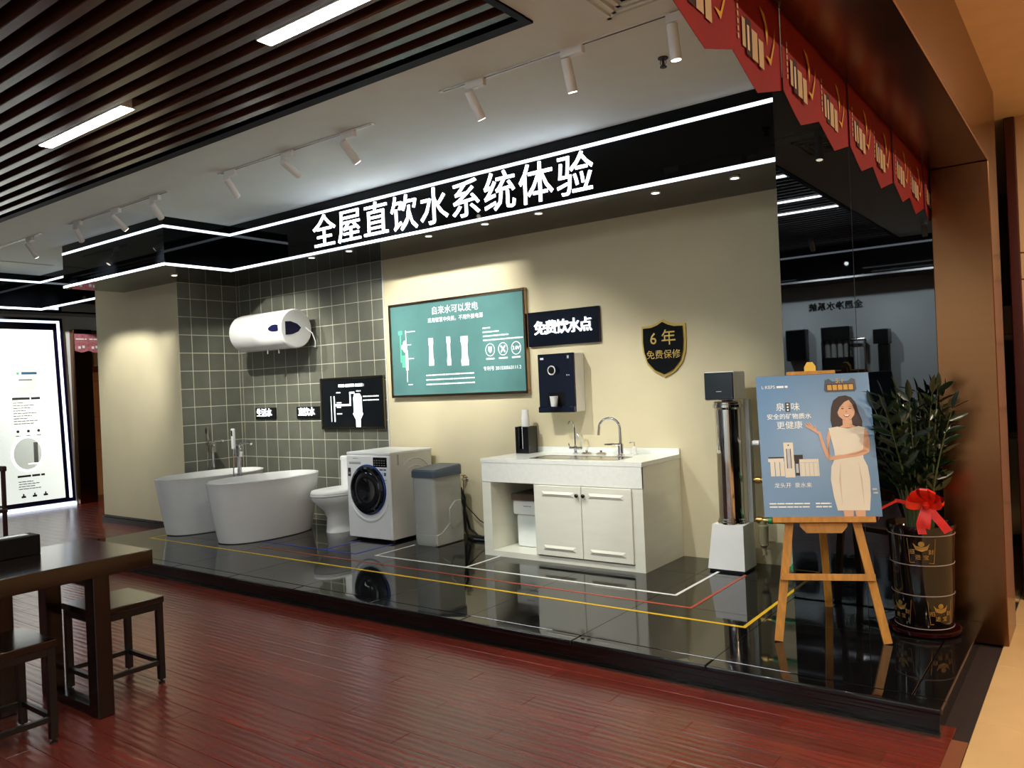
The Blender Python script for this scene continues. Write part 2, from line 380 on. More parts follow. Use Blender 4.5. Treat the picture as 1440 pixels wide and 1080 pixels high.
# ---- floor tape lines
def tape(m, segs, label):
    g = G(); wd = .011
    for (x0, y0), (x1, y1) in segs:
        if abs(x1-x0) > abs(y1-y0): g.box(min(x0,x1)-wd, max(x0,x1)+wd, y0-wd, y0+wd, P-.0005, P+.0016)
        else: g.box(x0-wd, x0+wd, min(y0,y1)-wd, max(y0,y1)+wd, P-.0005, P+.0016)
    tag(g.obj('floor_tape', m, smooth=False), label, 'tape')
tape(YEL, [((-7.96, 4.33), (-1.675, 4.33)), ((-7.96, 4.352), (-7.96, 4.6)), ((-1.675, 4.352), (-1.675, 5.45))], 'yellow pipe line tape running the whole length of the black platform')
tape(REDT, [((-6.4, 4.54), (-2.09, 4.54)), ((-2.09, 4.562), (-2.09, 5.46))], 'dull red pipe line tape leading to the steel filter column')
tape(BLUET, [((-6.62, 4.73), (-5.31, 4.73)), ((-5.31, 4.752), (-5.31, 5.18)), ((-5.73, 4.752), (-5.73, 5.16)), ], 'blue pipe line tape in front of toilet and washing machine')
tape(WHT, [((-5.09, 4.765), (-2.295, 4.765)), ((-5.09, 4.787), (-5.09, 5.24)), ((-4.08, 4.787), (-4.08, 5.19)), ((-2.295, 4.787), (-2.295, 5.47))], 'white pipe line tape in front of sink cabinet and water softener')

# ---- black glass fascia with LED lines
fb = thing('sign_fascia', 'long black glass fascia with white LED lines above the display wall', 'fascia', (-5.5, 5.12, 2.88))
FB, FT, FY, FL, FX = 2.885, CZ, 5.12, 4.36, -7.52
G().box(FX, -1.62, FY, WY+.02, FB, FT).obj('main_box', FASC, fb, smooth=False)
G().box(-9.69, FX, FL, 5.09, FB, FT).box(-8.53, FX, 5.09, WY+.02, FB, FT).obj('side_box', FASC, fb, smooth=False)
for z in (FB+.002, 3.268):
    G().box(FX+.004, -1.63, FY-.006, FY, z, z+.026).obj('led_strip', LED, fb, smooth=False)
    G().box(FX, FX+.006, FL, FY, z, z+.026).obj('led_strip', LED, fb, smooth=False)
    G().box(-9.69, FX, FL-.006, FL, z, z+.026).obj('led_strip', LED, fb, smooth=False)
def downlight(x, y, z=FB, e=0, label=None, grp='downlights under the black fascia'):
    t = thing('downlight', label, 'downlight', (x, y, z-.012), grp)
    G().lathe([(.026, .002), (.036, 0), (.036, .012), (.026, .012)], (x, y, z-.012), 20, cap=False).obj('ring', WHITEM, t)
    G().lathe([(.026, .003), (.026, .008)], (x, y, z-.012), 20).obj('lens', SPOTL, t)
for k, (x, y) in enumerate(((-6.25, 5.17), (-5.74, 5.2), (-4.74, 5.23), (-4.08, 5.2), (-3.54, 5.2), (-2.565, 5.28), (-1.98, 5.3))):
    downlight(x, y, FB, 0, 'small round downlight under the long fascia, %s from the mirror column' % ['seventh', 'sixth', 'fifth', 'fourth', 'third', 'second', 'first'][k])
downlight(-8.03, 4.76, FB, 0, 'small round downlight over the beige pillar beside grey tiles')
# far fascia beyond the pillar
ff = thing('sign_fascia', 'black glass fascia with LED lines above the bright light box', 'fascia', (-12.2, 5, 2.88))
G().box(-12.3, -9.9, 5.12, 6.9, FB, FT).obj('main_box', FASC, ff, smooth=False)
G().box(-12.75, -12.08, 1.5, 6.9, FB, FT-.001).obj('side_box', FASC, ff, smooth=False)
for z in (FB+.002, 3.268):
    G().box(-12.08, -9.9, 5.114, 5.12, z, z+.026).obj('led_strip', LED, ff, smooth=False)
    G().box(-12.08, -12.074, 1.5, 5.12, z, z+.026).obj('led_strip', LED, ff, smooth=False)

# ---- big sign letters
sg = thing('illuminated_sign', 'large white illuminated Chinese characters on the long black fascia', 'sign', (-4.56, FY-.05, 2.93))
chars = '全屋直饮水系统体验'
for i, ch in enumerate(chars):
    me = text_me(ch, .338, .004, .0008); x = -5.985 + .3555 * i
    G().mesh(me, front(x, FY-.0045, 3.072)).obj('letter', SIGNL, sg, smooth=False, recalc=False); bpy.data.meshes.remove(me)

# ---- track lights
def track(axis, a, b, c, heads, label, which, watts, aims):
    pos = ['end towards the light box', 'the middle one', 'end towards the red flags'] if len(heads) == 3 else ['alone']
    t = thing('light_track', label, 'light track', ((a+b)/2 if axis == 'x' else c, c if axis == 'x' else (a+b)/2, CZ-.02))
    if axis == 'x':
        G().box(a, b, c-.017, c+.017, CZ-.006, CZ).obj('rail', WHITEM, t, smooth=False); G().box(a+.02, b-.02, c-.006, c+.006, CZ-.0075, CZ-.006).obj('slot', BLACKP, t, smooth=False)
    else:
        G().box(c-.017, c+.017, a, b, CZ-.006, CZ).obj('rail', WHITEM, t, smooth=False); G().box(c-.006, c+.006, a+.02, b-.02, CZ-.0075, CZ-.006).obj('slot', BLACKP, t, smooth=False)
    for k, h in enumerate(heads):
        x, y = (h, c) if axis == 'x' else (c, h)
        ta, tb, tz = aims[k]
        aim = Vector((ta, tb, tz)); piv = Vector((x, y, CZ-.085)); d = (aim - piv).normalized()
        s = thing('track_spotlight', 'white track spotlight %s, %s' % (which, pos[k]) if len(heads) == 3 else which, 'spotlight', (x, y, CZ-.25), 'white track spotlights on the ceiling')
        if axis == 'x': G().rbox(x-.03, x+.11, y-.018, y+.018, CZ-.05, CZ-.006, .003, 1).obj('adapter', WHITEM, s)
        else: G().rbox(x-.018, x+.018, y-.03, y+.11, CZ-.05, CZ-.006, .003, 1).obj('adapter', WHITEM, s)
        G().cyl((x, y, CZ-.055), piv + Vector((0, 0, -.005)), .007, n=10).obj('stem', WHITEM, s)
        p0 = piv - d * .03; p1 = piv + d * .15
        sd = Vector((-d.y, d.x, 0)).normalized() if abs(d.z) < .99 else Vector((1, 0, 0))
        g = G().tube([p0, p0 + d*.004, p1 - d*.004, p1], [.024, .028, .029, .028], 24)
        g.obj('barrel', WHITEM, s)
        G().cyl(p1 - d*.001, p1 + d*.002, .024, n=20).obj('lens', SPOTL, s)
        if watts: 
            l = spot(p1 + d*.01, aim, watts[k], 62, .75); l.parent = s; l.matrix_parent_inverse = Matrix.Translation(-WLOC[s.name])
track('x', -5.8, -3.98, 3.88, (-5.69, -4.95, -4.28), 'white lighting track on the ceiling in front of the big sign', 'on the track facing the big sign',
      [SPOT_W*1.1, SPOT_W*2.2, SPOT_W*1.1], [(-6.3, 5.86, 1.4), (-5.1, 5.86, 2.3), (-3.85, 5.7, 1.15)])
track('x', -3.26, -1.7, 3.765, (-3.02, -2.33, -1.695), 'white lighting track on the ceiling near the air vent', 'on the track by the air vent',
      [SPOT_W*.9, SPOT_W*.55, SPOT_W*.2], [(-2.8, 5.3, .9), (-2.3, 4.75, .3), (-1.62, 4.2, .1)])
track('x', -8.47, -6.58, 3.88, (-8.3, -7.54, -6.84), 'white lighting track on the ceiling in front of the recessed fascia', 'on the track by the recessed fascia',
      [SPOT_W*.8, SPOT_W*.9, SPOT_W*1.4], [(-9.4, 5.07, 2.1), (-7.3, 5.8, 1.5), (-7.75, 5.7, 1.75)])
track('x', -10.21, -9.1, 3.88, (-9.4,), 'white lighting track on the ceiling beyond the beige pillar', 'white track spotlight pointing past the beige pillar', [SPOT_W*.7], [(-9.6, 5.07, 1.6)])
track('y', 3.4, 4.88, -11.1, (4.0,), 'white lighting track running towards the light box wall', 'white track spotlight near the bright light box', [SPOT_W*1.6], [(-12.7, 5.75, 1.9)])

# ---- linear ceiling panels in the slats
def panel_light(x0, x1, y0, label, grp=None, off=''):
    t = thing('linear_ceiling_light' + off, label, 'ceiling light', ((x0+x1)/2, y0+.04, CZ-.016), grp)
    G().box(x0-.008, x1+.008, y0-.008, y0+.088, CZ-.014, CZ+.05).obj('housing', WHITEM, t, smooth=False)
    G().box(x0, x1, y0, y0+.08, CZ-.017, CZ-.0145).obj('diffuser' + off, PANELL, t, smooth=False)
panel_light(-5.96, -4.83, 2.56, 'bright linear light set among the brown slats, over the dark table end')
panel_light(-3.44, -2.32, 2.56, 'bright linear light set among the brown slats, near the grille corner')
G2 = 'linear lights over the middle of the showroom'
for x, y in ((-3.44, .76), (-3.44, 1.42), (-5.96, 1.42), (-8.5, 1.42), (-11, 1.42)):      # first two show in the mirror column, the row goes on
    panel_light(x, x+1.12, y, 'linear light set among the slats over the middle of the room', G2, '_offscreen')

# ---- vent and sprinkler
v = thing('ceiling_vent', 'square concentric air diffuser in the white ceiling', 'air vent', (-1.72, 3.35, CZ-.03))
for i in range(4):
    a = .24 - i * .055; zb = CZ - .004 - i * .006
    g = G()
    for s0 in (-1, 1):
        g.box(-1.72-a, -1.72+a, 3.35+s0*(a-.012)-.012, 3.35+s0*(a-.012)+.012, zb-.012, CZ); g.box(-1.72+s0*(a-.012)-.012, -1.72+s0*(a-.012)+.012, 3.35-a, 3.35+a, zb-.012, CZ)
    g.obj('louvre', WHITEC, v, smooth=False)
sp = thing('sprinkler_head', 'small dark sprinkler head in the white ceiling', 'sprinkler', (-1.98, 4.25, CZ-.06))
G().lathe([(.03, -.006), (.03, 0)], (-1.98, 4.25, CZ), 16).obj('escutcheon', CHARC, sp)
G().lathe([(.008, -.05), (.008, 0)], (-1.98, 4.25, CZ), 10).lathe([(.02, -.056), (.02, -.05)], (-1.98, 4.25, CZ), 12).obj('deflector', CHARC, sp)
G().tube([(-1.995, 4.25, CZ-.01), (-2.0, 4.25, CZ-.03), (-1.985, 4.25, CZ-.05)], .002, 6).tube([(-1.965, 4.25, CZ-.01), (-1.96, 4.25, CZ-.03), (-1.975, 4.25, CZ-.05)], .002, 6).obj('frame_arm', CHARC, sp)

# ---- red pennant flags along the lintel
def flag(y, i):
    nth = ['eleventh', 'tenth', 'ninth', 'eighth', 'seventh', 'sixth', 'fifth', 'fourth', 'third', 'second', 'first'][i]
    t = thing('hanging_flag', 'red printed promotional flag along the copper lintel, %s from the copper column' % nth, 'flag', (-.768, y, 2.345), 'red flags along the lintel')
    x = -.764 - .006 * (i % 2); rng = random.Random(i)
    n = 8; g = G(); v_ = []
    def wob(a, z): return x - .010 * math.sin(a * PI) * ((2.72 - z) / .35) * (.6 + .4 * math.sin(i * 2.1)) 
    cols_ = []
    for k in range(n + 1):
        a = k / n; yy_ = y - .203 + .406 * a; zb = 2.345 + .06 * abs(2 * a - 1)
        cols_.append([(wob(a, z_), yy_, z_) for z_ in (zb, (zb + 2.72) / 2, 2.72)])
    th = .0012
    for k in range(n):
        for q in range(2):
            a, b, c, d = cols_[k][q], cols_[k+1][q], cols_[k+1][q+1], cols_[k][q+1]
            for s0 in (0, th): g.add([(p[0]+s0, p[1], p[2]) for p in (a, b, c, d)], [(0, 1, 2, 3) if s0 else (3, 2, 1, 0)])
    g.obj('cloth', RED, t, smooth=True, recalc=False)
    p = Print(frame((x + th + .0006, y, 2.5), (0, 1, 0), (0, 0, 1)))
    cream = mat('flag_cream', '#9c8264', rough=.75, spec=.15); dk = mat('flag_dark', '#2a1a16', rough=.75, spec=.15); gd = mat('flag_gold', '#a87a2c', rough=.75, spec=.15)
    p.M = p.M @ Matrix.Translation((0, 0, .001))
    p.rect(cream, -.13, -.06, -.105, .02); p.rect(dk, -.1, -.075, -.06, .03); p.rect(cream, -.055, -.075, -.01, .01); p.rect(cream, 0, -.08, .04, .0)
    p.rect(mat('flag_grey', '#b89c84', rough=.75, spec=.15), -.09, -.06, -.075, .01)
    p.pl(gd, [(.06, -.03), (.1, -.05), (.14, .02), (.15, .08), (.135, .03), (.1, -.03)])
    p.pl(gd, [(.02, .1), (.06, .06), (.075, .0), (.085, .05), (.06, .09)])
    for q in range(6): p.rect(cream, -.165, .05 + q*.02 - .1, -.155, .064 + q*.02 - .1)
    p.done(t)
for i in range(11): flag(1.887 - .8 + .4 * i, i)

# ================================================================== WALL-MOUNTED THINGS
def framed(name, label, cat, x0, x1, z0, z1, yb, d, fr, pm, fm):
    t = thing(name, label, cat, ((x0+x1)/2, yb, z0))
    G().box(x0+fr*.5, x1-fr*.5, yb-d*.75, yb, z0+fr*.5, z1-fr*.5).obj('panel', pm, t, smooth=False)
    for nm, b in (('top', (x0, x1, z1-fr, z1)), ('bottom', (x0, x1, z0, z0+fr)), ('left', (x0, x0+fr, z0+fr, z1-fr)), ('right', (x1-fr, x1, z0+fr, z1-fr))):
        G().rbox(b[0], b[1], yb-d, yb, b[2], b[3], .003, 1).obj('frame_bar', fm, t)
    return t
BRONZE = mat('polished_bronze', '#a08c74', rough=.15, metal=1)
scr = framed('display_screen', 'large teal display board with bronze frame and white diagrams', 'display', -5.87, -4.15, 1.455, 2.405, WY, .05, .024,
             mat('teal_screen', '#56807e', rough=.12, emis=.05, ecol='#5a9090'), BRONZE)
WI = mat('print_white', '#f2faf6', rough=.4, emis=.3, ecol='#f2fffb'); GRN = mat('print_green', '#58c890', rough=.4, emis=.15, ecol='#58c890')
p = Print(front(-5.01, WY-.0375, 1.93))
p.text(WI, '自来水可以发电', .02, .36, .085, 0); p.text(WI, '采用智慧中央机，不用外接电源', .02, .27, .05, 0)
p.cut(scr, 'headline_print'); p.rect(GRN, -.72, -.12, -.705, .18); p.rect(GRN, -.74, .16, -.685, .2); p.rect(WI, -.64, -.32, -.632, .2)
p.disc(WI, -.655, .04, .03, .06); p.disc(WI, -.665, .035, .04, .03); p.rect(GRN, -.7, -.17, -.64, -.05); p.rect(WI, -.65, -.2, -.615, .0)
for z, a in ((.18, .12), (.05, .06), (-.09, .09), (-.35, .06)): p.rect(WI, -.625, z, -.625 + a, z + .008)
p.cut(scr, 'diagram_print')
for x, wd, h0, h1 in ((-.3, .032, -.17, .1), (-.07, .025, -.18, .1), (.13, .045, -.19, .09)):
    p.pl(WI, [(x-wd, h0), (x+wd, h0), (x+wd*1.05, h0+.05), (x+wd*.8, h0+.09), (x+wd*.8, h1-.08), (x+wd, h1-.05), (x+wd, h1), (x-wd, h1), (x-wd, h1-.05), (x-wd*.8, h1-.08), (x-wd*.8, h0+.09), (x-wd*1.05, h0+.05)])
    p.rect(GREYP, x-.006, h1-.05, x+.006, h1-.03); p.cut(scr, 'filter_picture')
for q in range(3): p.lines(WI, -.38, .24, -.27 - q*.045, .012, q); p.cut(scr, 'text_row')
for q, a in enumerate((.45, .55, .66, .82)): p.lines(WI, .36, a, .14 - q*.038, .012, 9+q); p.cut(scr, 'text_row')
for q in range(3):
    cx = .44 + q*.15; p.ring(WI, cx, -.06, .055, .006, .06); p.lines(WI, cx-.05, cx+.05, -.15, .014, 20+q); p.cut(scr, 'icon_print')
p.pl(WI, [(.42, -.03), (.46, -.03), (.46, -.07), (.44, -.09), (.42, -.07)])
p.pl(WI, [(.56, -.085), (.57, -.095), (.62, -.035), (.61, -.025)]); p.pl(WI, [(.56, -.035), (.57, -.025), (.62, -.085), (.61, -.095)])
p.cut(scr, 'icon_mark'); p.text(WI, '3.0V', .74, -.06, .045, .001); p.cut(scr, 'icon_mark'); p.text(WI, '专利号 201520563111.2', .57, -.235, .044, 0)
p.done(scr)
bs = tag_ = thing('wall_sign', 'black sign panel with glowing characters above the purifier', 'sign', (-3.77, WY, 1.866))
G().rbox(-4.138, -3.402, WY-.03, WY, 1.866, 2.172, .003, 1).obj('panel', mat('navy_black_panel', '#0f141f', rough=.12), bs)
for i, ch in enumerate('免费饮水点'):
    me = text_me(ch, .13, .006, .0008); G().mesh(me, front(-4.03 + .118*i + .028, WY-.038, 2.018)).obj('letter', SIGNS, bs, smooth=False, recalc=False); bpy.data.meshes.remove(me)
bd = framed('diagram_board', 'small black diagram board with grey frame on the tiles', 'display', -6.995, -6.0, 1.137, 1.697, WY-.004, .035, .022, mat('dark_board', '#101418', rough=.12), mat('pewter', '#6a6452', rough=.25, metal=1))
p = Print(front(-6.4975, WY-.031, 1.417))
p.lines(SIGNS, -.2, .2, .175, .03, 3)
p.rect(WI, -.335, -.2, -.322, .08); p.rect(SIGNS, -.285, -.2, -.268, .08); p.rect(SIGNS, -.268, -.03, -.01, -.01); p.rect(SIGNS, -.03, -.01, -.01, .12); p.rect(SIGNS, -.01, .1, .05, .12)
p.pl(SIGNS, [(.03, .06), (.05, .1), (.13, .1), (.16, .06), (.16, -.1), (.175, -.115), (.13, -.18), (.13, -.28), (.06, -.28), (.06, -.18), (.015, -.115), (.03, -.1)])
for x, y, a in ((-.24, .11, .07), (-.24, .0, .08), (-.24, -.05, .07), (-.24, -.12, .09), (.08, .12, .07), (.18, .06, .24), (.18, .02, .24)): p.lines(WI, x, x+a, y, .013, int(x*99))
p.done(bd)
for x0, x1, s_, lb in ((-8.205, -7.828, '生活水', 'small black sign with glowing characters under the water heater'), (-7.435, -7.045, '直饮水', 'small black sign with glowing characters beside the diagram board')):
    t = thing('wall_sign', lb, 'sign', ((x0+x1)/2, WY-.004, 1.256))
    G().rbox(x0, x1, WY-.024, WY-.004, 1.256, 1.392, .002, 1).obj('panel', BLACKP, t)
    for i, ch in enumerate(s_):
        me = text_me(ch, .1, .004, .0006); G().mesh(me, front((x0+x1)/2 - .11 + .095*i, WY-.03, 1.328)).obj('letter', SIGNS, t, smooth=False, recalc=False); bpy.data.meshes.remove(me)
# shield
sh = thing('shield_plaque', 'black and gold shield plaque on the beige wall', 'plaque', (-2.825, WY, 1.545))
def shp(s): 
    L = [(0, .232), (.05, .205), (.11, .187), (.19, .185), (.193, .06), (.185, -.03), (.155, -.12), (.09, -.19), (0, -.232)]
    pts = [(x*s, y*s) for x, y in L]; return pts + [(-x, y) for x, y in reversed(pts[1:-1])]
fn = lambda x, y, d: (-2.825 + x, WY - d, 1.777 + y)
G().prism(shp(1.0), fn, 0, .016).obj('border', GOLDP, sh, smooth=False)
G().prism(shp(.9), fn, .014, .03).obj('face', BLACKG, sh, smooth=False)
p = Print(front(-2.825, WY-.03, 1.777)); p.text(GOLDP, '6 年', .0, .075, .13, .001); p.text(GOLDP, '免费保修', 0, -.055, .075, 0); p.done(sh)
# purifier
pu = thing('water_purifier', 'wall-mounted water purifier with glossy black front and dispensing ring', 'purifier', (-3.76, WY, 1.285))
G().rbox(-3.95, -3.585, WY-.15, WY, 1.285, 1.785, .01, 2).obj('body', WHITEP, pu)
PF = mat('purifier_glass', '#141b2b', rough=.04, spec=.7)
g = G().rbox(-3.952, -3.583, WY-.168, WY-.148, 1.33, 1.787, .004, 1); g.obj('front_panel', PF, pu)
G().rbox(-3.952, -3.583, WY-.185, WY-.148, 1.283, 1.335, .006, 2).obj('drip_tray', PF, pu)
G().rbox(-3.86, -3.68, WY-.169, WY-.16, 1.335, 1.46, .004, 1).obj('niche', BLACKP, pu)
def torus_y(x, y, z, R_, r, n=32):
    g = G(); g.loft([[(x + (R_+r*math.cos(b))*math.cos(a), y - r*math.sin(b), z + (R_+r*math.cos(b))*math.sin(a)) for b in [2*PI*q/8 for q in range(8)]] for a in [2*PI*q/n for q in range(n+1)]], cap=False); return g
torus_y(-3.81, WY-.17, 1.645, .036, .006).obj('ring', WHITEM, pu)
G().cyl((-3.81, WY-.16, 1.645), (-3.81, WY-.173, 1.645), .03, n=24).obj('dial', BLACKP, pu)
G().cyl((-3.765, WY-.16, 1.645), (-3.765, WY-.171, 1.645), .036, n=24).obj('dial', mat('dark_navy', '#0a0d1c', rough=.1), pu)
PUW = mat('purifier_print', '#e6eaec', rough=.4); p = Print(front(-3.77, WY-.168, 1.55)); p.rect(PUW, -.155, .19, -.12, .207); p.rect(GREYP, .12, .19, .14, .215); p.rect(PUW, .11, .045, .118, .055); p.rect(PUW, .13, .045, .138, .055); p.done(pu)
cp = thing('paper_cup', 'white paper cup standing on the purifier drip tray', 'cup', (-3.77, WY-.211, 1.336))
G().lathe([(.026, 0), (.027, .002), (.036, .085), (.0375, .088), (.034, .086), (.025, .005)], (-3.77, WY-.211, 1.336), 24, cap=False).obj('cup_wall', WHITEP, cp)
G().lathe([(.0255, .003), (.0255, .006)], (-3.77, WY-.211, 1.336), 24).obj('base', WHITEP, cp)
G().box(-3.83, -3.71, WY-.25, WY-.18, 1.325, 1.336).obj('cup_shelf', PF, pu, smooth=False)
# water heater
wh = thing('water_heater', 'white horizontal cylindrical water heater mounted on grey tiles', 'water heater', (-7.55, 5.58, 2.03))
HX0, HX1, HY, HZ, HR = -8.03, -7.06, 5.58, 2.255, .214
g = G(); prof = [(HX0, .05), (HX0+.004, .12), (HX0+.02, .18), (HX0+.05, .21), (HX0+.1, HR), (HX1-.05, HR), (HX1-.02, HR-.004)]
g.loft([[(x, HY + r*math.cos(2*PI*q/40), HZ + r*math.sin(2*PI*q/40)) for q in range(40)] for x, r in prof]); g.obj('tank', CERAM, wh)
g = G(); g.loft([[(x, HY + r*math.cos(2*PI*q/40), HZ + r*math.sin(2*PI*q/40)) for q in range(40)] for x, r in ((HX1-.022, HR+.002), (HX1-.005, HR+.001), (HX1+.01, HR-.012), (HX1+.013, HR-.04))]); g.obj('end_cap', WHITEP, wh)
lens_ = [(math.cos(a)*1.0, math.sin(a)) for a in [2*PI*q/24 for q in range(24)]]
def cylpt(x, ang, r): return (x, HY - r*math.cos(ang), HZ + r*math.sin(ang))
pts = [(HX1-.03, .18), (HX1-.08, .22), (HX1-.14, .2), (HX1-.19, .1), (HX1-.2, .02), (HX1-.18, -.07), (HX1-.13, -.13), (HX1-.08, -.14), (HX1-.03, -.12)]
g = G(); g.add([cylpt(x, a-.02, HR+.003) for x, a in pts] + [cylpt(HX1-.1, .03, HR+.004)], [(i, (i+1) % 9, 9) for i in range(9)]); g.obj('window_mark', NAVY, wh, recalc=False)
pts = [(-.13, .07), (-.06, .075), (.03, .05), (.08, .01), (.04, -.035), (-.04, -.065), (-.13, -.075)]
g = G().prism(pts, lambda x, y, d: (HX1 + .012 + d, HY + x - .02, HZ + y), 0, .004); g.obj('cap_mark', NAVY, wh, smooth=False)
G().cyl((-7.3, HY-.05, HZ-.21), (-7.3, HY-.05, HZ-.26), .012, n=12).cyl((-7.5, HY-.05, HZ-.21), (-7.5, HY-.05, HZ-.255), .012, n=12).obj('water_inlet', CHROME, wh)
G().box(-7.9, -7.86, HY+.15, WY-.004, HZ-.05, HZ+.12).box(-7.26, -7.22, HY+.15, WY-.004, HZ-.05, HZ+.12).obj('bracket', DARKMETAL, wh, smooth=False)
G().tube([(HX1+.005, HY+.12, HZ+.02), (HX1+.04, HY+.19, HZ-.05), (HX1+.05, HY+.22, HZ-.14), (HX1+.02, HY+.24, HZ-.2), (HX1-.05, WY-.01, HZ-.19)], .006, 8).obj('power_cord', WHITEP, wh)

# ================================================================== BATHROOM
def sel(cx, cy, a, b, z, n=2.3, N=48):
    out = []
    for q in range(N):
        t = 2*PI*q/N; c, s = math.cos(t), math.sin(t)
        out.append((cx + a*math.copysign(abs(c)**(2/n), c), cy + b*math.copysign(abs(s)**(2/n), s), z))
    return out
def tub(cx, cy, label):
    t = thing('bathtub', label, 'bathtub', (cx, cy, P))
    R_ = []
    for q in range(9):
        f = q / 8; R_.append(sel(cx, cy, .275 + (.345-.275)*f**.9, .51 + (.61-.51)*f**.9, P + .008 + .577*f))
    R_.append(sel(cx, cy, .347, .612, P+.59)); R_.append(sel(cx, cy, .343, .608, P+.596)); R_.append(sel(cx, cy, .333, .598, P+.596)); R_.append(sel(cx, cy, .328, .592, P+.588))
    R_ += [sel(cx, cy, .30, .55, P+.4), sel(cx, cy, .26, .49, P+.2), sel(cx, cy, .2, .42, P+.15), sel(cx, cy, .05, .1, P+.14)]
    G().loft(R_).obj('shell', ACRYL, t, ang=50)
    G().loft([sel(cx, cy, .25, .48, P-.001), sel(cx, cy, .262, .495, P+.01)]).obj('plinth', ACRYL, t)
    G().lathe([(.03, 0), (.03, .006)], (cx, cy, P+.139), 20).obj('drain', CHROME, t)
tub(-6.895, 4.975, 'white freestanding bathtub next to the toilet')
tub(-7.885, 5.005, 'white freestanding bathtub next to the beige pillar')
def tub_faucet(x, y, lab, white):
    t = thing('bath_mixer', lab, 'faucet', (x, y, P))
    G().lathe([(.05, 0), (.05, .012), (.02, .014)], (x, y, P), 20).obj('base', CHROME, t)
    G().cyl((x, y, P+.01), (x, y, P+.80), .018, n=16).obj('post', CHROME, t)
    G().rbox(x-.03, x+.03, y-.03, y+.03, P+.78, P+.92, .01, 2).obj('valve_body', CHROME, t)
    d = Vector((.22, -.02, 0))
    G().tube([(x, y, P+.9), (x+.08, y, P+.93), (x+.2, y-.01, P+.935), (x+.23, y-.01, P+.92)], [.016, .014, .013, .012], 12).obj('spout', CHROME, t)
    G().tube([(x+.02, y-.02, P+.84), (x+.1, y-.05, P+.87)], .008, 8).obj('lever', CHROME, t)
    hx = x - .1
    G().tube([(x-.02, y, P+.86), (hx+.01, y, P+.87)], .01, 8).obj('holder', CHROME, t)
    G().rbox(hx-.022, hx+.022, y-.015, y+.015, P+.86, P+1.08, .008, 2).obj('hand_shower', WHITEP if white else CHROME, t)
    G().rbox(hx-.013, hx+.013, y-.018, y-.012, P+1.0, P+1.06, .003, 1).obj('shower_face', BLACKP, t)
    G().tube([(hx, y, P+.86), (hx-.01, y-.005, P+.6), (hx+.0, y-.01, P+.42), (hx+.05, y, P+.5), (x-.015, y, P+.78)], .007, 8).obj('hose', CHROME, t)
tub_faucet(-7.385, 5.03, 'chrome floor-standing bath mixer with white hand shower between the two tubs', True)
tub_faucet(-8.385, 5.36, 'chrome floor-standing bath mixer in the tiled corner', False)
# toilet
TX = -6.35
to = thing('toilet', 'white one-piece toilet between the tub and the washing machine', 'toilet', (TX, 5.5, P))
def egg(cy, a, bf, bb_, z, N=40):
    out = []
    for q in range(N):
        t = 2*PI*q/N; c, s = math.cos(t), math.sin(t); b = bb_ if s > 0 else bf
        out.append((TX + a*math.copysign(abs(c)**.85, c), cy + b*math.copysign(abs(s)**.85, s), z))
    return out
G().loft([egg(5.52, .125, .2, .26, P), egg(5.52, .118, .195, .25, P+.05), egg(5.52, .11, .19, .25, P+.15), egg(5.52, .13, .22, .26, P+.22), egg(5.51, .17, .29, .27, P+.29), egg(5.5, .187, .335, .28, P+.345), egg(5.5, .19, .345, .29, P+.375)]).obj('bowl', CERAM, to, ang=60)
G().loft([egg(5.5, .188, .345, .2, P+.38), egg(5.5, .192, .35, .2, P+.385), egg(5.5, .192, .35, .2, P+.397), egg(5.5, .188, .346, .2, P+.4)]).obj('seat', WHITEP, to)
G().loft([egg(5.5, .19, .347, .2, P+.405), egg(5.5, .19, .347, .2, P+.42), egg(5.5, .18, .335, .19, P+.436), egg(5.5, .12, .26, .15, P+.444)]).obj('lid', WHITEP, to, ang=60)
G().loft([sel(TX, 5.74, .195, .1, P+.3, 5), sel(TX, 5.745, .2, .1, P+.5, 5), sel(TX, 5.75, .2, .095, P+.7, 5)]).obj('cistern', CERAM, to)
G().loft([sel(TX, 5.75, .205, .1, P+.7, 5), sel(TX, 5.75, .205, .1, P+.735, 5), sel(TX, 5.75, .19, .088, P+.745, 5)]).obj('cistern_lid', CERAM, to)
G().lathe([(.025, 0), (.025, .008)], (TX, 5.75, P+.743), 20).obj('flush_button', CHROME, to)
av = thing('angle_valve', 'small chrome angle valve with hose beside the toilet base', 'valve', (-6.62, 5.6, P))
G().cyl((-6.6, WY-.01, P+.22), (-6.6, 5.6, P+.22), .01, n=12).cyl((-6.6, 5.62, P+.2), (-6.6, 5.62, P+.26), .014, n=12).obj('valve_body', CHROME, av)
G().tube([(-6.6, 5.62, P+.2), (-6.62, 5.6, P+.1), (-6.6, 5.62, P+.02), (-6.54, 5.64, P+.02)], .006, 8).obj('hose', GREYP, av)
# washing machine
W0, W1, WF, WB_, WZ0, WZ1 = -5.925, -5.335, 5.215, 5.79, P+.022, .957
wa = thing('washing_machine', 'white front-loading washing machine with round dark door', 'washing machine', (-5.63, 5.5, P))
G().rbox(W0, W1, WF+.02, WB_, WZ0, WZ1-.025, .008, 2).obj('body', WHITEM, wa)
G().rbox(W0-.002, W1+.002, WF+.005, WB_+.005, WZ1-.028, WZ1, .008, 2).obj('top_plate', WHITEP, wa)
G().rbox(W0, W1, WF, WF+.025, WZ0, WZ1-.028, .012, 3).obj('front_panel', WHITEP, wa)
for q in ((W0+.06, WF+.08), (W1-.06, WF+.08), (W0+.06, WB_-.08), (W1-.06, WB_-.08)): G().lathe([(.028, 0), (.028, .024)], (q[0], q[1], P), 14).obj('foot', BLACKP, wa)
dx, dz = -5.63, .605
torus_y(dx, WF-.008, dz, .2, .03, 40).obj('door_ring', mat('door_ring_black', '#0a0c12', rough=.1), wa)
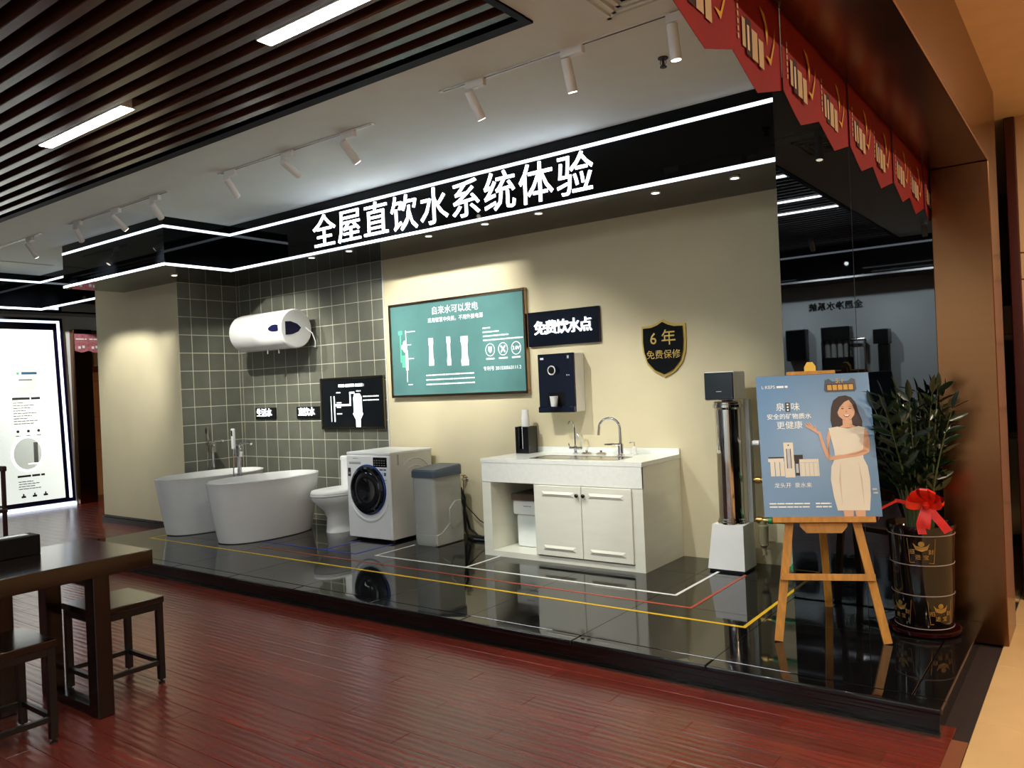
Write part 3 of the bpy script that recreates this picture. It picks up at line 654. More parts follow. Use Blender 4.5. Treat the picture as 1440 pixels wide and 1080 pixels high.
torus_y(dx, WF-.004, dz, .228, .012, 40).obj('chrome_ring', mat('blue_ring', '#2b4f96', rough=.15, metal=.6), wa)
g = G(); g.loft([[(dx + r*math.cos(2*PI*q/36), WF + y_, dz + r*math.sin(2*PI*q/36)) for q in range(36)] for y_, r in ((0, .2), (-.025, .175), (-.035, .13), (-.03, .1), (-.012, .07), (-.01, .02))]); g.obj('door_glass', mat('door_glass', '#14161a', rough=.06, spec=.7), wa)
g = G(); g.loft([[(dx + r*math.cos(2*PI*q/36)*1.0, WF - y_, dz - .03 + r*math.sin(2*PI*q/36)) for q in range(20, 35)] for y_, r in ((-.01, .25), (.008, .255), (.01, .27), (-.01, .3))], cap=False, closed=False); g.obj('lower_trim', WHITEP, wa)
G().rbox(-5.555, -5.37, WF-.004, WF+.01, .82, .912, .004, 1).obj('control_panel', BLACKG, wa)
p = Print(front(-5.4625, WF-.004, .866)); 
for a in range(5):
    for b in range(3): p.rect(GREYP, -.075+a*.032, -.03+b*.022, -.058+a*.032, -.025+b*.022)
p.done(wa, 'panel_print')
G().rbox(-5.89, -5.72, WF-.003, WF+.01, .842, .868, .008, 2).obj('drawer_handle', GREYP, wa)
p = Print(front(-5.63, WF, .605)); p.lines(GREYP, -.2, -.13, .29, .008, 2); p.rect(CHARC, -.275, .12, -.235, .2); p.rect(GREYP, -.265, .14, -.245, .16)
p.lines(mat('print_blue', '#3a5f9a', rough=.5), .16, .25, .185, .014, 4); p.rect(mat('pale_blue_print', '#9fb8d6', rough=.5), .19, .13, .2, .165); p.rect(MATS['print_blue'], .215, .135, .245, .165); p.lines(GREYP, .18, .25, .09, .01, 6); p.rect(GREYP, .18, .07, .25, .073); p.done(wa)
g = G(); 
for r in (.14, .2, .26): 
    g.loft([[(W1 + h, 5.55 + (r+o)*math.cos(a), .58 + (r+o)*math.sin(a)*1.15) for a in [PI*.15 + PI*.55*q/16 for q in range(17)]] for o, h in ((-.008, -.001), (0, .004), (.008, -.001))], cap=False, closed=False)
g.obj('side_rib', WHITEM, wa)
G().box(W1-.001, W1+.001, WF+.1, WF+.12, .83, .93).obj('side_label', GREYP, wa, smooth=False)
# water softener
so = thing('water_softener', 'grey cabinet water softener with slate blue lid', 'water softener', (-4.96, 5.44, P))
def rrect(x0, x1, y0, y1, z, r=.035, n=5, zs_=None):
    out = []
    for cx, cy, a0 in ((x1-r, y1-r, 0), (x0+r, y1-r, PI/2), (x0+r, y0+r, PI), (x1-r, y0+r, 1.5*PI)):
        for q in range(n): a = a0 + PI/2*q/(n-1); out.append((cx + r*math.cos(a), cy + r*math.sin(a), z))
    return out
S = [(-5.085, -4.84, 5.27, 5.63, P), (-5.095, -4.83, 5.26, 5.63, P+.03), (-5.095, -4.83, 5.255, 5.635, P+.1)]
g = G().loft([rrect(*q) for q in S]); g.obj('foot', GREYP, so)
g = G().loft([rrect(-5.09, -4.836, 5.262, 5.63, P+.1), rrect(-5.095, -4.832, 5.258, 5.635, P+.12), rrect(-5.1, -4.826, 5.25, 5.64, .66), rrect(-5.1, -4.826, 5.25, 5.64, .735)]); g.obj('body', GREYP, so)
top = [(x, y, .735 + .0 * y) for x, y, z in rrect(-5.108, -4.818, 5.242, 5.645, 0)]
t2 = [(x, y, .79 + .06 * (y - 5.24)) for x, y, z in rrect(-5.108, -4.818, 5.242, 5.645, 0)]
t3 = [(x, y, .805 + .06 * (y - 5.24)) for x, y, z in rrect(-5.098, -4.828, 5.255, 5.637, 0, .03)]
G().loft([top, t2, t3]).obj('lid', SLATEB, so)
g = G(); g.prism([(5.44, .44), (5.52, .5), (5.6, .5), (5.6, .3), (5.47, .25), (5.44, .3)], lambda y, z, d: (-4.835 + d, y, z), 0, .022); g.obj('side_grip', GREYP, so)
g = G().prism([(5.27, P+.1), (5.33, P+.11), (5.45, P+.19), (5.62, P+.24), (5.62, P+.01), (5.27, P+.01)], lambda y, z, d: (-4.838 + d, y, z), 0, .018); g.obj('side_wave', GREYP, so)
G().rbox(-5.03, -4.9, 5.64, 5.68, .45, .72, .01, 2).obj('valve_block', BLACKP, so)
G().tube([(-4.87, 5.66, .6), (-4.84, 5.68, .5), (-4.84, 5.67, .36), (-4.85, 5.69, .2), (-4.83, 5.7, P+.015), (-4.6, 5.74, P+.015), (-4.35, 5.77, P+.015)], .014, 8).tube([(-4.9, 5.66, .6), (-4.88, 5.72, .4), (-4.86, 5.76, .2), (-4.78, 5.78, P+.015), (-4.5, 5.66, P+.015), (-4.7, 5.62, P+.015), (-4.85, 5.72, P+.015)], .012, 8).obj('hose', BLACKP, so)
ta = thing('wall_tap', 'small chrome tap on the beige wall by the softener', 'tap', (-4.94, WY, .64))
G().cyl((-4.96, WY, .655), (-4.96, WY-.06, .655), .012, n=12).cyl((-4.96, WY, .655), (-4.96, WY-.006, .655), .025, n=16).obj('spout', CHROME, ta)
G().cyl((-4.96, WY-.04, .655), (-4.96, WY-.04, .69), .008, n=10).box(-4.985, -4.935, WY-.046, WY-.034, .688, .696).obj('handle', BRASS, ta)
wcord = G().tube([(-4.95, WY-.055, .645), (-4.95, WY-.06, .52), (-4.93, WY-.05, .4), (-4.78, WY-.04, .27), (-4.66, WY-.03, .21), (-4.66, WY-.03, P+.006)], .005, 8).obj('power_cable', BLACKP)
tag(wcord, 'thin dark cable hanging from the wall tap to the platform', 'cable')

# ================================================================== SINK
K0, K1, KF, KT = -4.235, -2.735, 5.205, .925
sk = thing('sink_cabinet', 'cream sink cabinet with two panelled doors and an open niche', 'cabinet', (-3.485, 5.53, P))
N0, N1, NZ0, NZ1 = -4.145, -3.705, .165, .735
g = G().box(K0, N0, KF, WY-.005, P, KT-.03).box(N1, N1+.025, KF+.02, WY-.005, P, NZ1).box(K1-.02, K1, KF, WY-.005, P, KT-.03).box(N0, K1-.02, KF, WY-.005, P, NZ0).box(N0, N1, WY-.03, WY-.005, NZ0, NZ1).box(N0, K1-.02, WY-.03, WY-.005, NZ1, KT-.03)
g.box(N0, N1, KF+.01, WY-.03, NZ1, NZ1+.02).box(-2.82, K1-.02, KF, KF+.02, NZ0, NZ1).box(N1, N1+.022, KF, KF+.02, NZ0, NZ1)
g.obj('carcass', CAB, sk, smooth=False)
G().rbox(K0, K1, KF-.004, KF+.02, NZ1, KT-.028, .003, 1).obj('apron', QUARTZ, sk)
for x0, x1, kx in ((-3.681, -3.258, -3.285), (-3.252, -2.822, -3.225)):
    d = G().rbox(x0, x1, KF-.016, KF+.004, .176, .731, .003, 1).obj('door', CAB, sk)
    x0_, x1_, za, zb_ = x0+.06, x1-.06, .225, .69
    # recessed channel bars top and bottom of each door, as milled rails
    for zc in (.665, .24):
        g = G(); g.add([(x0_, KF-.0165, zc+.02), (x1_, KF-.0165, zc+.02), (x1_-.03, KF-.026, zc), (x0_+.03, KF-.026, zc), (x1_, KF-.0165, zc-.022), (x0_, KF-.0165, zc-.022)], [(0, 3, 2, 1), (3, 5, 4, 2), (0, 5, 3), (1, 2, 4)])
        g.obj('moulding', CAB, d, smooth=False)
    G().lathe([(.006, 0), (.007, .012), (.014, .016), (.015, .024), (.009, .03)], (0, 0, 0), 16).v
    g = G(); g.loft([[(kx + r*math.cos(2*PI*q/16), KF-.016-y_, .665 + r*math.sin(2*PI*q/16)) for q in range(16)] for r, y_ in ((.006, 0), (.007, .012), (.015, .016), (.016, .024), (.009, .03))]); g.obj('knob', BLACKP, d)
ct = G()
BX0, BX1, BY0, BY1 = -3.8, -3.0, 5.3, 5.56
ct.box(K0-.004, BX0, KF-.006, WY-.002, KT-.028, KT+.004).box(BX1, K1+.004, KF-.006, WY-.002, KT-.028, KT+.004).box(BX0, BX1, KF-.006, BY0, KT-.028, KT+.004).box(BX0, BX1, BY1, WY-.002, KT-.028, KT+.004)
ct = ct.obj('countertop', QUARTZ, smooth=False); tag(ct, 'white quartz worktop with a sink cutout on the cream cabinet', 'worktop')
G().box(K0-.004, K1+.004, WY-.02, WY-.001, KT+.004, KT+.05).obj('backsplash', QUARTZ, ct, smooth=False)
bsn = thing('sink_basin', 'stainless steel sink basin set into the white worktop', 'sink', ((BX0+BX1)/2, (BY0+BY1)/2, KT-.17))
G().loft([rrect(BX0-.012, BX1+.012, BY0-.012, BY1+.012, KT+.0042, .03), rrect(BX0-.012, BX1+.012, BY0-.012, BY1+.012, KT+.0065, .03), rrect(BX0+.004, BX1-.004, BY0+.004, BY1-.004, KT+.0065, .03), rrect(BX0+.008, BX1-.008, BY0+.008, BY1-.008, KT-.02, .03), rrect(BX0+.015, BX1-.015, BY0+.015, BY1-.015, KT-.15, .04), rrect(BX0+.04, BX1-.04, BY0+.04, BY1-.04, KT-.165, .04)]).obj('bowl', STEEL, bsn)
G().lathe([(.04, 0), (.04, .004), (.02, .002)], ((BX0+BX1)/2, (BY0+BY1)/2, KT-.165), 20).obj('drain', CHROME, bsn)
ZC = KT + .004
fa = thing('kitchen_faucet', 'tall chrome gooseneck faucet with lever at the sink', 'faucet', (-3.13, 5.62, ZC))
G().lathe([(.03, 0), (.03, .01), (.024, .014), (.022, .1), (.014, .105)], (-3.13, 5.62, ZC), 20).obj('base', CHROME, fa)
arc = [(-3.13, 5.62, ZC+.1), (-3.13, 5.62, ZC+.2)] + [(-3.13 - .085*(1-math.cos(a)), 5.62 - .02*(1-math.cos(a)), ZC+.22 + .085*math.sin(a)) for a in [PI*q/12 for q in range(12)]] + [(-3.305, 5.58, ZC+.17)]
G().tube(arc, .011, 12).obj('spout', CHROME, fa)
G().tube([(-3.13, 5.61, ZC+.09), (-3.17, 5.56, ZC+.1), (-3.22, 5.52, ZC+.1)], [.012, .009, .007], 10).obj('lever', CHROME, fa)
f2 = thing('drinking_faucet', 'slim chrome drinking water faucet with small side levers on the worktop', 'faucet', (-3.62, 5.72, ZC))
G().lathe([(.022, 0), (.022, .01), (.014, .014), (.013, .07), (.007, .075)], (-3.62, 5.72, ZC), 16).rbox(-3.68, -3.55, 5.705, 5.735, ZC+.04, ZC+.06, .006, 1).obj('base', CHROME, f2)
G().tube([(-3.62, 5.72, ZC+.07), (-3.62, 5.72, ZC+.22), (-3.635, 5.715, ZC+.27), (-3.66, 5.71, ZC+.28), (-3.68, 5.705, ZC+.25)], .006, 10).obj('spout', CHROME, f2)
G().tube([(-3.56, 5.72, ZC+.05), (-3.565, 5.715, ZC+.13), (-3.59, 5.71, ZC+.17)], .006, 8).obj('lever', CHROME, f2)
G().tube([(-3.675, 5.72, ZC+.05), (-3.685, 5.715, ZC+.09)], .006, 8).obj('lever', CHROME, f2)
for x, lb in ((-3.5, 'steel sink strainer on the worktop beside the slim drinking faucet'), (-3.36, 'steel sink strainer on the worktop nearer the gooseneck faucet')):
    t = thing('sink_strainer', lb, 'strainer', (x, 5.7, ZC))
    G().lathe([(.04, .002), (.045, .012), (.03, .02), (.01, .022)], (x, 5.7, ZC-.002), 20).obj('basket', STEEL, t)
    G().lathe([(.006, 0), (.012, .012), (.008, .018)], (x, 5.7, ZC+.018), 12).obj('knob', CHROME, t)
sd_ = thing('soap_dispenser', 'small white pump dispenser behind the gooseneck faucet', 'dispenser', (-3.07, 5.74, ZC))
G().lathe([(.018, 0), (.02, .01), (.02, .06), (.008, .07)], (-3.07, 5.74, ZC), 16).obj('bottle', WHITEP, sd_); G().tube([(-3.07, 5.74, ZC+.07), (-3.07, 5.74, ZC+.1), (-3.11, 5.73, ZC+.098)], .005, 8).obj('pump', CHROME, sd_)
ch = thing('cup_holder', 'black box holding a stack of white paper cups on the worktop', 'cup holder', (-4.13, 5.72, ZC))
G().box(-4.2, -4.165, 5.655, 5.665, ZC, ZC+.235).box(-4.12, -4.06, 5.655, 5.665, ZC, ZC+.235).box(-4.165, -4.12, 5.655, 5.665, ZC, ZC+.04).box(-4.2, -4.19, 5.665, 5.79, ZC, ZC+.235).box(-4.07, -4.06, 5.665, 5.79, ZC, ZC+.235).box(-4.2, -4.06, 5.78, 5.79, ZC, ZC+.235).box(-4.19, -4.07, 5.665, 5.78, ZC, ZC+.02).obj('box', BLACKP, ch, smooth=False)
for q in range(14):
    t = thing('paper_cup', 'white paper cup stacked in the black cup holder', 'cup', (-4.13, 5.72, ZC+.0225+q*.0215), 'paper cups in the holder')
    G().lathe([(.036, .0), (.0375, -.002), (.0375, .004), (.036, .005), (.029, .08), (.028, .08), (.034, .004)], (-4.13, 5.72, ZC+.0225+q*.0215), 20, cap=False).lathe([(.028, .078), (.028, .08)], (-4.13, 5.72, ZC+.0225+q*.0215), 20).obj('cup_wall', WHITEP, t)
bn = thing('undersink_filter', 'white undersink filter tank with brown lid inside the cabinet niche', 'water filter', (-3.93, 5.5, .166))
TRL = mat('translucent_white', '#e9efec', rough=.25)
G().rbox(-4.05, -3.78, 5.42, 5.72, .165, .44, .02, 2).obj('tank', TRL, bn); G().rbox(-4.07, -3.76, 5.4, 5.74, .44, .56, .015, 2).obj('upper_body', WHITEP, bn)
G().rbox(-4.08, -3.75, 5.39, 5.75, .56, .62, .01, 2).obj('lid', mat('brown_lid', '#5b4c42', rough=.4), bn)
p = Print(front(-3.93, 5.4, .51)); p.lines(GREYP, -.03, .05, 0, .008, 2); p.done(bn)

# ================================================================== FILTER COLUMN
cf = thing('filter_column', 'tall stainless steel water filter column with black-fronted head', 'water filter', (-2.23, 5.6, P))
g = G(); 
def rc(x0, x1, y0, y1, z): return [(x0, y0, z), (x1, y0, z), (x1, y1, z), (x0, y1, z)]
g.loft([rc(-2.375, -2.1, 5.485, 5.72, P+.018), rc(-2.335, -2.105, 5.5, 5.715, .46)]); g.obj('pedestal', WHITEP, cf, smooth=False)
G().box(-2.365, -2.11, 5.495, 5.71, P, P+.018).obj('base_gap', BLACKP, cf, smooth=False)
g = G().lathe([(.1, .455), (.104, .46), (.104, .475), (.1, .48), (.1, .49), (.092, .5), (.092, 1.29), (.1, 1.3), (.106, 1.305), (.106, 1.325), (.1, 1.33), (.1, 1.34), (.09, 1.35)], (-2.223, 5.605, 0), 36); g.obj('housing', mat('mirror_steel', '#c4beb6', rough=.07, metal=1), cf)
G().lathe([(.04, 1.345), (.04, 1.365)], (-2.223, 5.605, 0), 20).obj('neck', DARKMETAL, cf)
hd = G().rbox(-2.35, -2.125, 5.5, 5.72, 1.36, 1.565, .01, 2).obj('head', WHITEP, cf)
G().rbox(-2.346, -2.13, 5.49, 5.503, 1.365, 1.56, .004, 1).obj('head_panel', BLACKG, cf)
p = Print(front(-2.238, 5.49, 1.46)); p.lines(GREYP, -.02, .02, -.04, .006, 2); p.done(cf)
G().rbox(-2.125, -2.085, 5.66, 5.72, .46, 1.36, .004, 1).obj('back_rail', GREYP, cf)
def pipe(z, lab, kind):
    t = thing('water_pipe', lab, 'pipe', (-1.85, 5.72, z-.03))
    x1 = -1.625
    if kind == 0:
        G().cyl((-2.09, 5.7, z), (x1, 5.72, z), .014, n=12).obj('pipe', WHITEP, t); G().cyl((-2.09, 5.7, z), (-2.03, 5.7, z), .021, n=14).obj('elbow', WHITEP, t)
    else:
        G().tube([(-2.09, 5.7, z), (-2.07, 5.7, z), (-2.068, 5.7, z), (-2.03, 5.7, z), (-2.028, 5.7, z), (-1.99, 5.7, z)], [.016, .016, .026, .026, .016, .016], 12).obj('fitting', BRASS, t)
        G().tube([(-1.99, 5.7, z), (-1.96, 5.7, z), (-1.958, 5.7, z), (-1.93, 5.705, z), (x1, 5.72, z)], [.024, .024, .019, .019, .019], 14).obj('pipe', GREENP, t)
        if kind == 2:
            G().lathe([(.02, -.25), (.016, -.2), (.034, -.18), (.036, -.04), (.026, -.03), (.026, 0)], (-2.03, 5.7, z), 18).obj('prefilter', mat('amber_clear', '#8a8468', rough=.1), t)
            G().cyl((-2.03, 5.7, z-.25), (-2.03, 5.7, z-.29), .008, n=8).obj('drain_tap', CHROME, t)
pipe(1.035, 'white water pipe at the upper end of the filter column', 0)
pipe(.765, 'green pipe with brass joint at the middle of the filter column', 1)
pipe(.475, 'green pipe with brass valve and clear prefilter at the filter column foot', 2)
gv = thing('pipe_valve', 'green pipe elbow lying low beside the mirror column', 'valve', (-1.75, 5.55, P))
G().tube([(-1.8, 5.75, P+.05), (-1.78, 5.6, P+.05), (-1.72, 5.5, P+.06), (-1.68, 5.5, P+.18)], .028, 12).obj('elbow', GREENP, gv)
G().cyl((-1.72, 5.5, P+.08), (-1.72, 5.42, P+.1), .035, n=14).obj('collar', GREENP, gv); G().lathe([(.03, 0), (.03, .025)], (-1.78, 5.62, P), 12).obj('support', DARKMETAL, gv)

# ================================================================== EASEL AND POSTER
ang = math.radians(24); U_ = Vector((math.cos(ang), math.sin(ang), 0)); NB = Vector((-math.sin(ang), math.cos(ang), 0)); kk = .27
Wv = (NB * kk + Vector((0, 0, 1))).normalized(); NF = U_.cross(Wv)        # NF faces the viewer
M0 = Vector((-1.185, 4.283, P))
def E3(s, h, d=0): return M0 + U_ * s + Wv * h + NF * d
ea = thing('display_easel', 'light wooden display easel standing on the black platform', 'easel', tuple(M0))
def bar(a, b, wd, th, name, parent=ea, m=EASEL, side=None):
    a, b = Vector(a), Vector(b); d = (b - a).normalized(); s_ = (side or U_) ; s_ = (s_ - d * s_.dot(d)).normalized(); n_ = d.cross(s_)
    R_ = [[p + s_*x*wd/2 + n_*y*th/2 for x, y in ((-1, -1), (1, -1), (1, 1), (-1, 1))] for p in (a, b)]
    return G().loft(R_).obj(name, m, parent, smooth=False)
bar(E3(-.268, .005, -.012), E3(-.05, 1.40, -.012), .042, .02, 'leg'); bar(E3(.268, .005, -.012), E3(.05, 1.40, -.012), .042, .02, 'leg')
bar(E3(0, 1.38, -.03), Vector((-1.385, 4.955, P)), .04, .02, 'rear_leg')
bar(E3(-.235, .335, .008), E3(.235, .335, .008), .035, .02, 'crossbar', side=Wv)
bar(E3(-.26, .635, .016), E3(.26, .635, .016), .03, .045, 'ledge', side=Wv)
g = G().prism([(-.12, .618), (.12, .618), (.12, .60), (.09, .565), (-.09, .565), (-.12, .60)], lambda x, y, d: E3(x, y, d), -.002, .014); g.obj('ledge_bracket', EASEL, ea, smooth=False)
bar(E3(-.13, 1.46, -.01), E3(.13, 1.46, -.01), .02, .03, 'top_bar', side=Wv); bar(E3(0, 1.2, -.035), E3(0, 1.50, -.035), .04, .016, 'mast')
G().prism([(-.03, 1.455), (.03, 1.455), (.03, 1.5), (.015, 1.525), (-.015, 1.525), (-.03, 1.5)], lambda x, y, d: E3(x, y, d), -.024, -.004).obj('clip', mat('yellow_wood', '#d9b23a', rough=.4), ea, smooth=False)
PB0 = .652; PH = .795; PWd = .6
ps = thing('advertising_poster', 'blue advertising poster board with a woman in a cream dress', 'poster', tuple(E3(0, PB0)))
BLUEP = mat('poster_blue', '#5b86b0', rough=.3, var=.08, scale=1.5)
G().prism([(-PWd/2, PB0), (PWd/2, PB0), (PWd/2, PB0+PH), (-PWd/2, PB0+PH)], lambda x, y, d: E3(x, y, d), .002, .01).obj('board', BLUEP, ps, smooth=False)
p = Print(frame(E3(0, PB0, .01), U_, Wv))
IW = mat('ink_white', '#eef4f2', rough=.4); SK = mat('ink_skin', '#d3a486', rough=.5, var=.06); SKD = mat('ink_skin_shade', '#b98468', rough=.5); HAIR = mat('ink_hair', '#2b1618', rough=.5, var=.25, scale=30); DR = mat('ink_dress', '#dcd6c6', rough=.5, var=.03); DRS = mat('ink_dress_fold', '#c8bc9f', rough=.5); INK = mat('ink_black', '#1b1a1c', rough=.5); LIP = mat('ink_lip', '#b0474a', rough=.5); GR = mat('ink_grey', '#b9bcc0', rough=.5)
p.text(IW, 'L·KEPS', -.235, .73, .026, 0); p.lines(IW, -.19, -.13, .724, .012, 3)
p.cut(ps, 'logo_print'); p.text(IW, '泉', -.178, .61, .05, 0); p.text(IW, '味', -.097, .61, .05, 0); p.rect(INK, -.15, .585, -.126, .638)
for q in range(3): p.rect(IW, -.143, .591+q*.016, -.133, .6+q*.016)
p.text(IW, '安全的矿物质水', -.135, .556, .034, .0002); p.text(IW, '更健康', -.135, .505, .047, 0)
# products
p.cut(ps, 'headline_print'); p.rect(INK, -.26, .322, -.14, .33); p.rect(DR, -.262, .302, -.18, .322)
for q in range(3): p.rect(DR, -.252+q*.026, .222, -.23+q*.026, .304)
p.rect(INK, -.128, .305, -.078, .34); p.rect(INK, -.122, .225, -.1, .31); p.rect(GR, -.118, .24, -.104, .29)
p.rect(DR, -.176, .215, -.125, .41); p.rect(INK, -.164, .265, -.16, .375); p.rect(INK, -.143, .265, -.139, .375); p.rect(GR, -.16, .265, -.143, .375); p.disc(INK, -.15, .395, .004)
p.rect(DR, -.098, .22, .002, .315); p.rect(GR, -.092, .222, -.004, .297)
for q in range(4): p.rect(DR, -.09+q*.022, .222, -.072+q*.022, .294)
p.cut(ps, 'product_picture'); p.text(IW, '龙头开  泉水来', -.14, .17, .03, 0)
p.cut(ps, 'slogan_print')
for q in range(2): p.lines(IW, -.27, -.06, .068 - q*.018, .007, 5+q); p.cut(ps, 'address_print'); p.lines(IW, -.03, .05, .068 - q*.018, .007, 8+q); p.cut(ps, 'address_print')
p.cut(ps, 'footer_print'); gdp = mat('ink_gold', '#c9972e', rough=.4); nv = mat('ink_navy', '#3a4257', rough=.4)
p.pl(nv, [(.072, .69), (.222, .69), (.232, .702), (.228, .758), (.21, .766), (.19, .75), (.11, .75), (.09, .766), (.07, .758), (.062, .702)]); p.rect(INK, .075, .697, .22, .735)
for q in range(5): p.rect(gdp, .08+q*.028, .7, .103+q*.028, .73)
p.text(gdp, '5.1', .147, .752, .036, .0005)
p.cut(ps, 'emblem_print')
# woman
X0 = .165
def hm(pts): return [(X0 + x, y) for x, y in pts]
p.pl(HAIR, hm([(-.078, .488), (-.083, .53), (-.074, .6), (-.06, .64), (-.03, .663), (.005, .668), (.035, .655), (.055, .625), (.066, .57), (.08, .52), (.078, .49), (.04, .482), (-.045, .482)]))
p.pl(SK, hm([(-.05, .484), (.055, .484), (.028, .5), (.026, .535), (-.02, .535), (-.022, .5)])); p.pl(SKD, hm([(-.018, .527), (.024, .527), (.026, .545), (-.02, .545)]))
p.pl(SK, hm([(-.044, .6), (-.045, .575), (-.038, .55), (-.02, .532), (.004, .526), (.026, .534), (.042, .555), (.047, .58), (.045, .61), (.03, .64), (-.02, .64)]))
p.pl(HAIR, hm([(-.05, .545), (-.056, .6), (-.035, .65), (.01, .66), (.022, .642), (-.005, .628), (-.03, .6), (-.042, .575)])); p.pl(HAIR, hm([(.018, .645), (.045, .63), (.055, .58), (.05, .545), (.045, .585), (.036, .615)]))
for sx_ in (-.016, .022):
    p.disc(INK, X0+sx_, .592, .0075, .003, 12); p.pl(HAIR, hm([(sx_-.011, .6), (sx_, .6035), (sx_+.011, .6005), (sx_, .6055)]))
p.pl(SKD, hm([(.002, .585), (.008, .569), (-.003, .569)])); p.pl(LIP, hm([(-.017, .557), (.003, .554), (.023, .557), (.013, .545), (.003, .543), (-.007, .545)])); p.pl(IW, hm([(-.012, .556), (.018, .556), (.01, .55), (-.003, .55)]))
# raised arm with open palm, fingers apart
p.pl(SK, hm([(-.1, .47), (-.112, .43), (-.112, .38), (-.1, .335), (-.085, .31), (-.105, .302), (-.125, .33), (-.138, .38), (-.148, .43), (-.152, .455), (-.14, .464), (-.134, .43), (-.122, .39), (-.116, .36), (-.1, .4), (-.088, .46)]))
p.pl(SK, hm([(-.152, .452), (-.172, .466), (-.188, .478), (-.2, .486), (-.193, .494), (-.172, .486), (-.155, .472), (-.14, .462)]))
for fx, fy, tx, ty in ((-.19, .484, -.216, .5), (-.194, .488, -.218, .512), (-.188, .491, -.208, .52), (-.178, .49, -.194, .518), (-.165, .478, -.166, .5)):
    d = Vector((tx-fx, ty-fy)).normalized(); n2 = Vector((-d.y, d.x)) * .0042; p.pl(SK, hm([(fx-n2.x, fy-n2.y), (tx-n2.x*.6, ty-n2.y*.6), (tx+d.x*.003, ty+d.y*.003), (tx+n2.x*.6, ty+n2.y*.6), (fx+n2.x, fy+n2.y)]))
p.pl(DR, hm([(-.098, .484), (-.05, .492), (-.025, .484), (.003, .48), (.03, .484), (.058, .492), (.09, .482), (.085, .42), (.07, .36), (.068, .315), (.085, .27), (.091, .2), (.086, .11), (.075, .032), (-.086, .032), (-.1, .11), (-.108, .2), (-.1, .27), (-.078, .315), (-.078, .36), (-.088, .42)]))
p.pl(DRS, hm([(.04, .3), (.052, .2), (.05, .05), (.044, .2)])); p.pl(DRS, hm([(-.05, .3), (-.066, .2), (-.06, .05), (-.056, .2)])); p.pl(DRS, hm([(-.075, .34), (-.02, .33), (.05, .338), (-.02, .324)]))
p.pl(SK, hm([(.088, .48), (.1, .465), (.108, .42), (.106, .37), (.1, .345), (.08, .333), (.03, .322), (-.04, .313), (-.09, .305), (-.1, .318), (-.085, .33), (-.03, .335), (.04, .35), (.07, .362), (.078, .42)]))
p.pl(SKD, hm([(.078, .362), (.092, .352), (.03, .335), (-.02, .33), (.03, .341)]))
for xa, xb in ((-.055, -.01), (.005, .05)): p.pl(SK, hm([(xa, .0), (xb, .0), (xb+.004, .033), (xa-.004, .033)]))
p.cut(ps, 'woman_picture'); p.lines(GR, .262, .285, .14, .01, 4); p.lines(GR, .265, .288, .12, .01, 5)
p.done(ps)

# ================================================================== POTTED PLANT
PX, PY = -.83, 4.74
pt = thing('plant_pot', 'tall black glazed planter pot with gold characters on a maroon saucer', 'plant pot', (PX, PY, P))
G().lathe([(.13, .0), (.172, .008), (.178, .028), (.17, .03), (.14, .012)], (PX, PY, P), 40).obj('saucer', MAROON, pt)
G().lathe([(.135, .012), (.142, .03), (.15, .2), (.155, .39), (.163, .55), (.168, .565), (.168, .58), (.158, .58), (.15, .55), (.1, .535)], (PX, PY, P), 44).obj('pot', POTM, pt)
SILV = mat('silver_line', '#8e7f7c', rough=.3)
for z, r in ((.53, .1632), (.375, .1555), (.215, .1515), (.04, .1435)): G().lathe([(r, z), (r+.0015, z+.001), (r+.0015, z+.004), (r, z+.005)], (PX, PY, P), 44, cap=False).obj('band', SILV, pt)
DGOLD = mat('pot_gold', '#9a7838', rough=.35, metal=.4)
def pot_label(theta, z, r, s):
    # wrap flat print round the pot
    p = Print(Matrix.Identity(4)); fr = .0022
    p.rect(DGOLD, -.055, .05, .055, .0522); p.rect(DGOLD, -.046, -.05, .046, -.0478); p.pl(DGOLD, [(-.055, .052), (-.053, .052), (-.044, -.05), (-.046, -.05)]); p.pl(DGOLD, [(.053, .052), (.055, .052), (.046, -.05), (.044, -.05)])
    p.pl(DGOLD, [(-.032, .034), (-.02, .022), (0, .018), (.02, .022), (.032, .034), (.022, .006), (0, -.001), (-.022, .006)]); p.disc(DGOLD, 0, .03, .012, .011, 14)
    for c_, x, y in (('招', -.036, -.004), ('财', .036, -.004), ('进', -.014, -.026), ('宝', .016, -.026)): p.text(DGOLD, c_, x, y, .022, .0003)
    out = []
    for x, y, zz in p.v:
        a = theta + x * s / r; rr = r + .0012 + zz
        out.append((PX + rr*math.cos(a), PY + rr*math.sin(a), P + z + y*s))
    p.v = out; p.done(pt, 'gold_print')
pot_label(math.radians(-80), .455, .16, 1.25); pot_label(math.radians(-128), .13, .148, 1.2); pot_label(math.radians(-48), .13, .148, 1.2)
G().lathe([(.148, .0), (.148, .008)], (PX, PY, P+.53), 32).obj('soil', SOIL, pt)
pl = thing('potted_plant', 'dense dark green leafy plant growing in the black planter', 'plant', (PX, PY, P+.53))
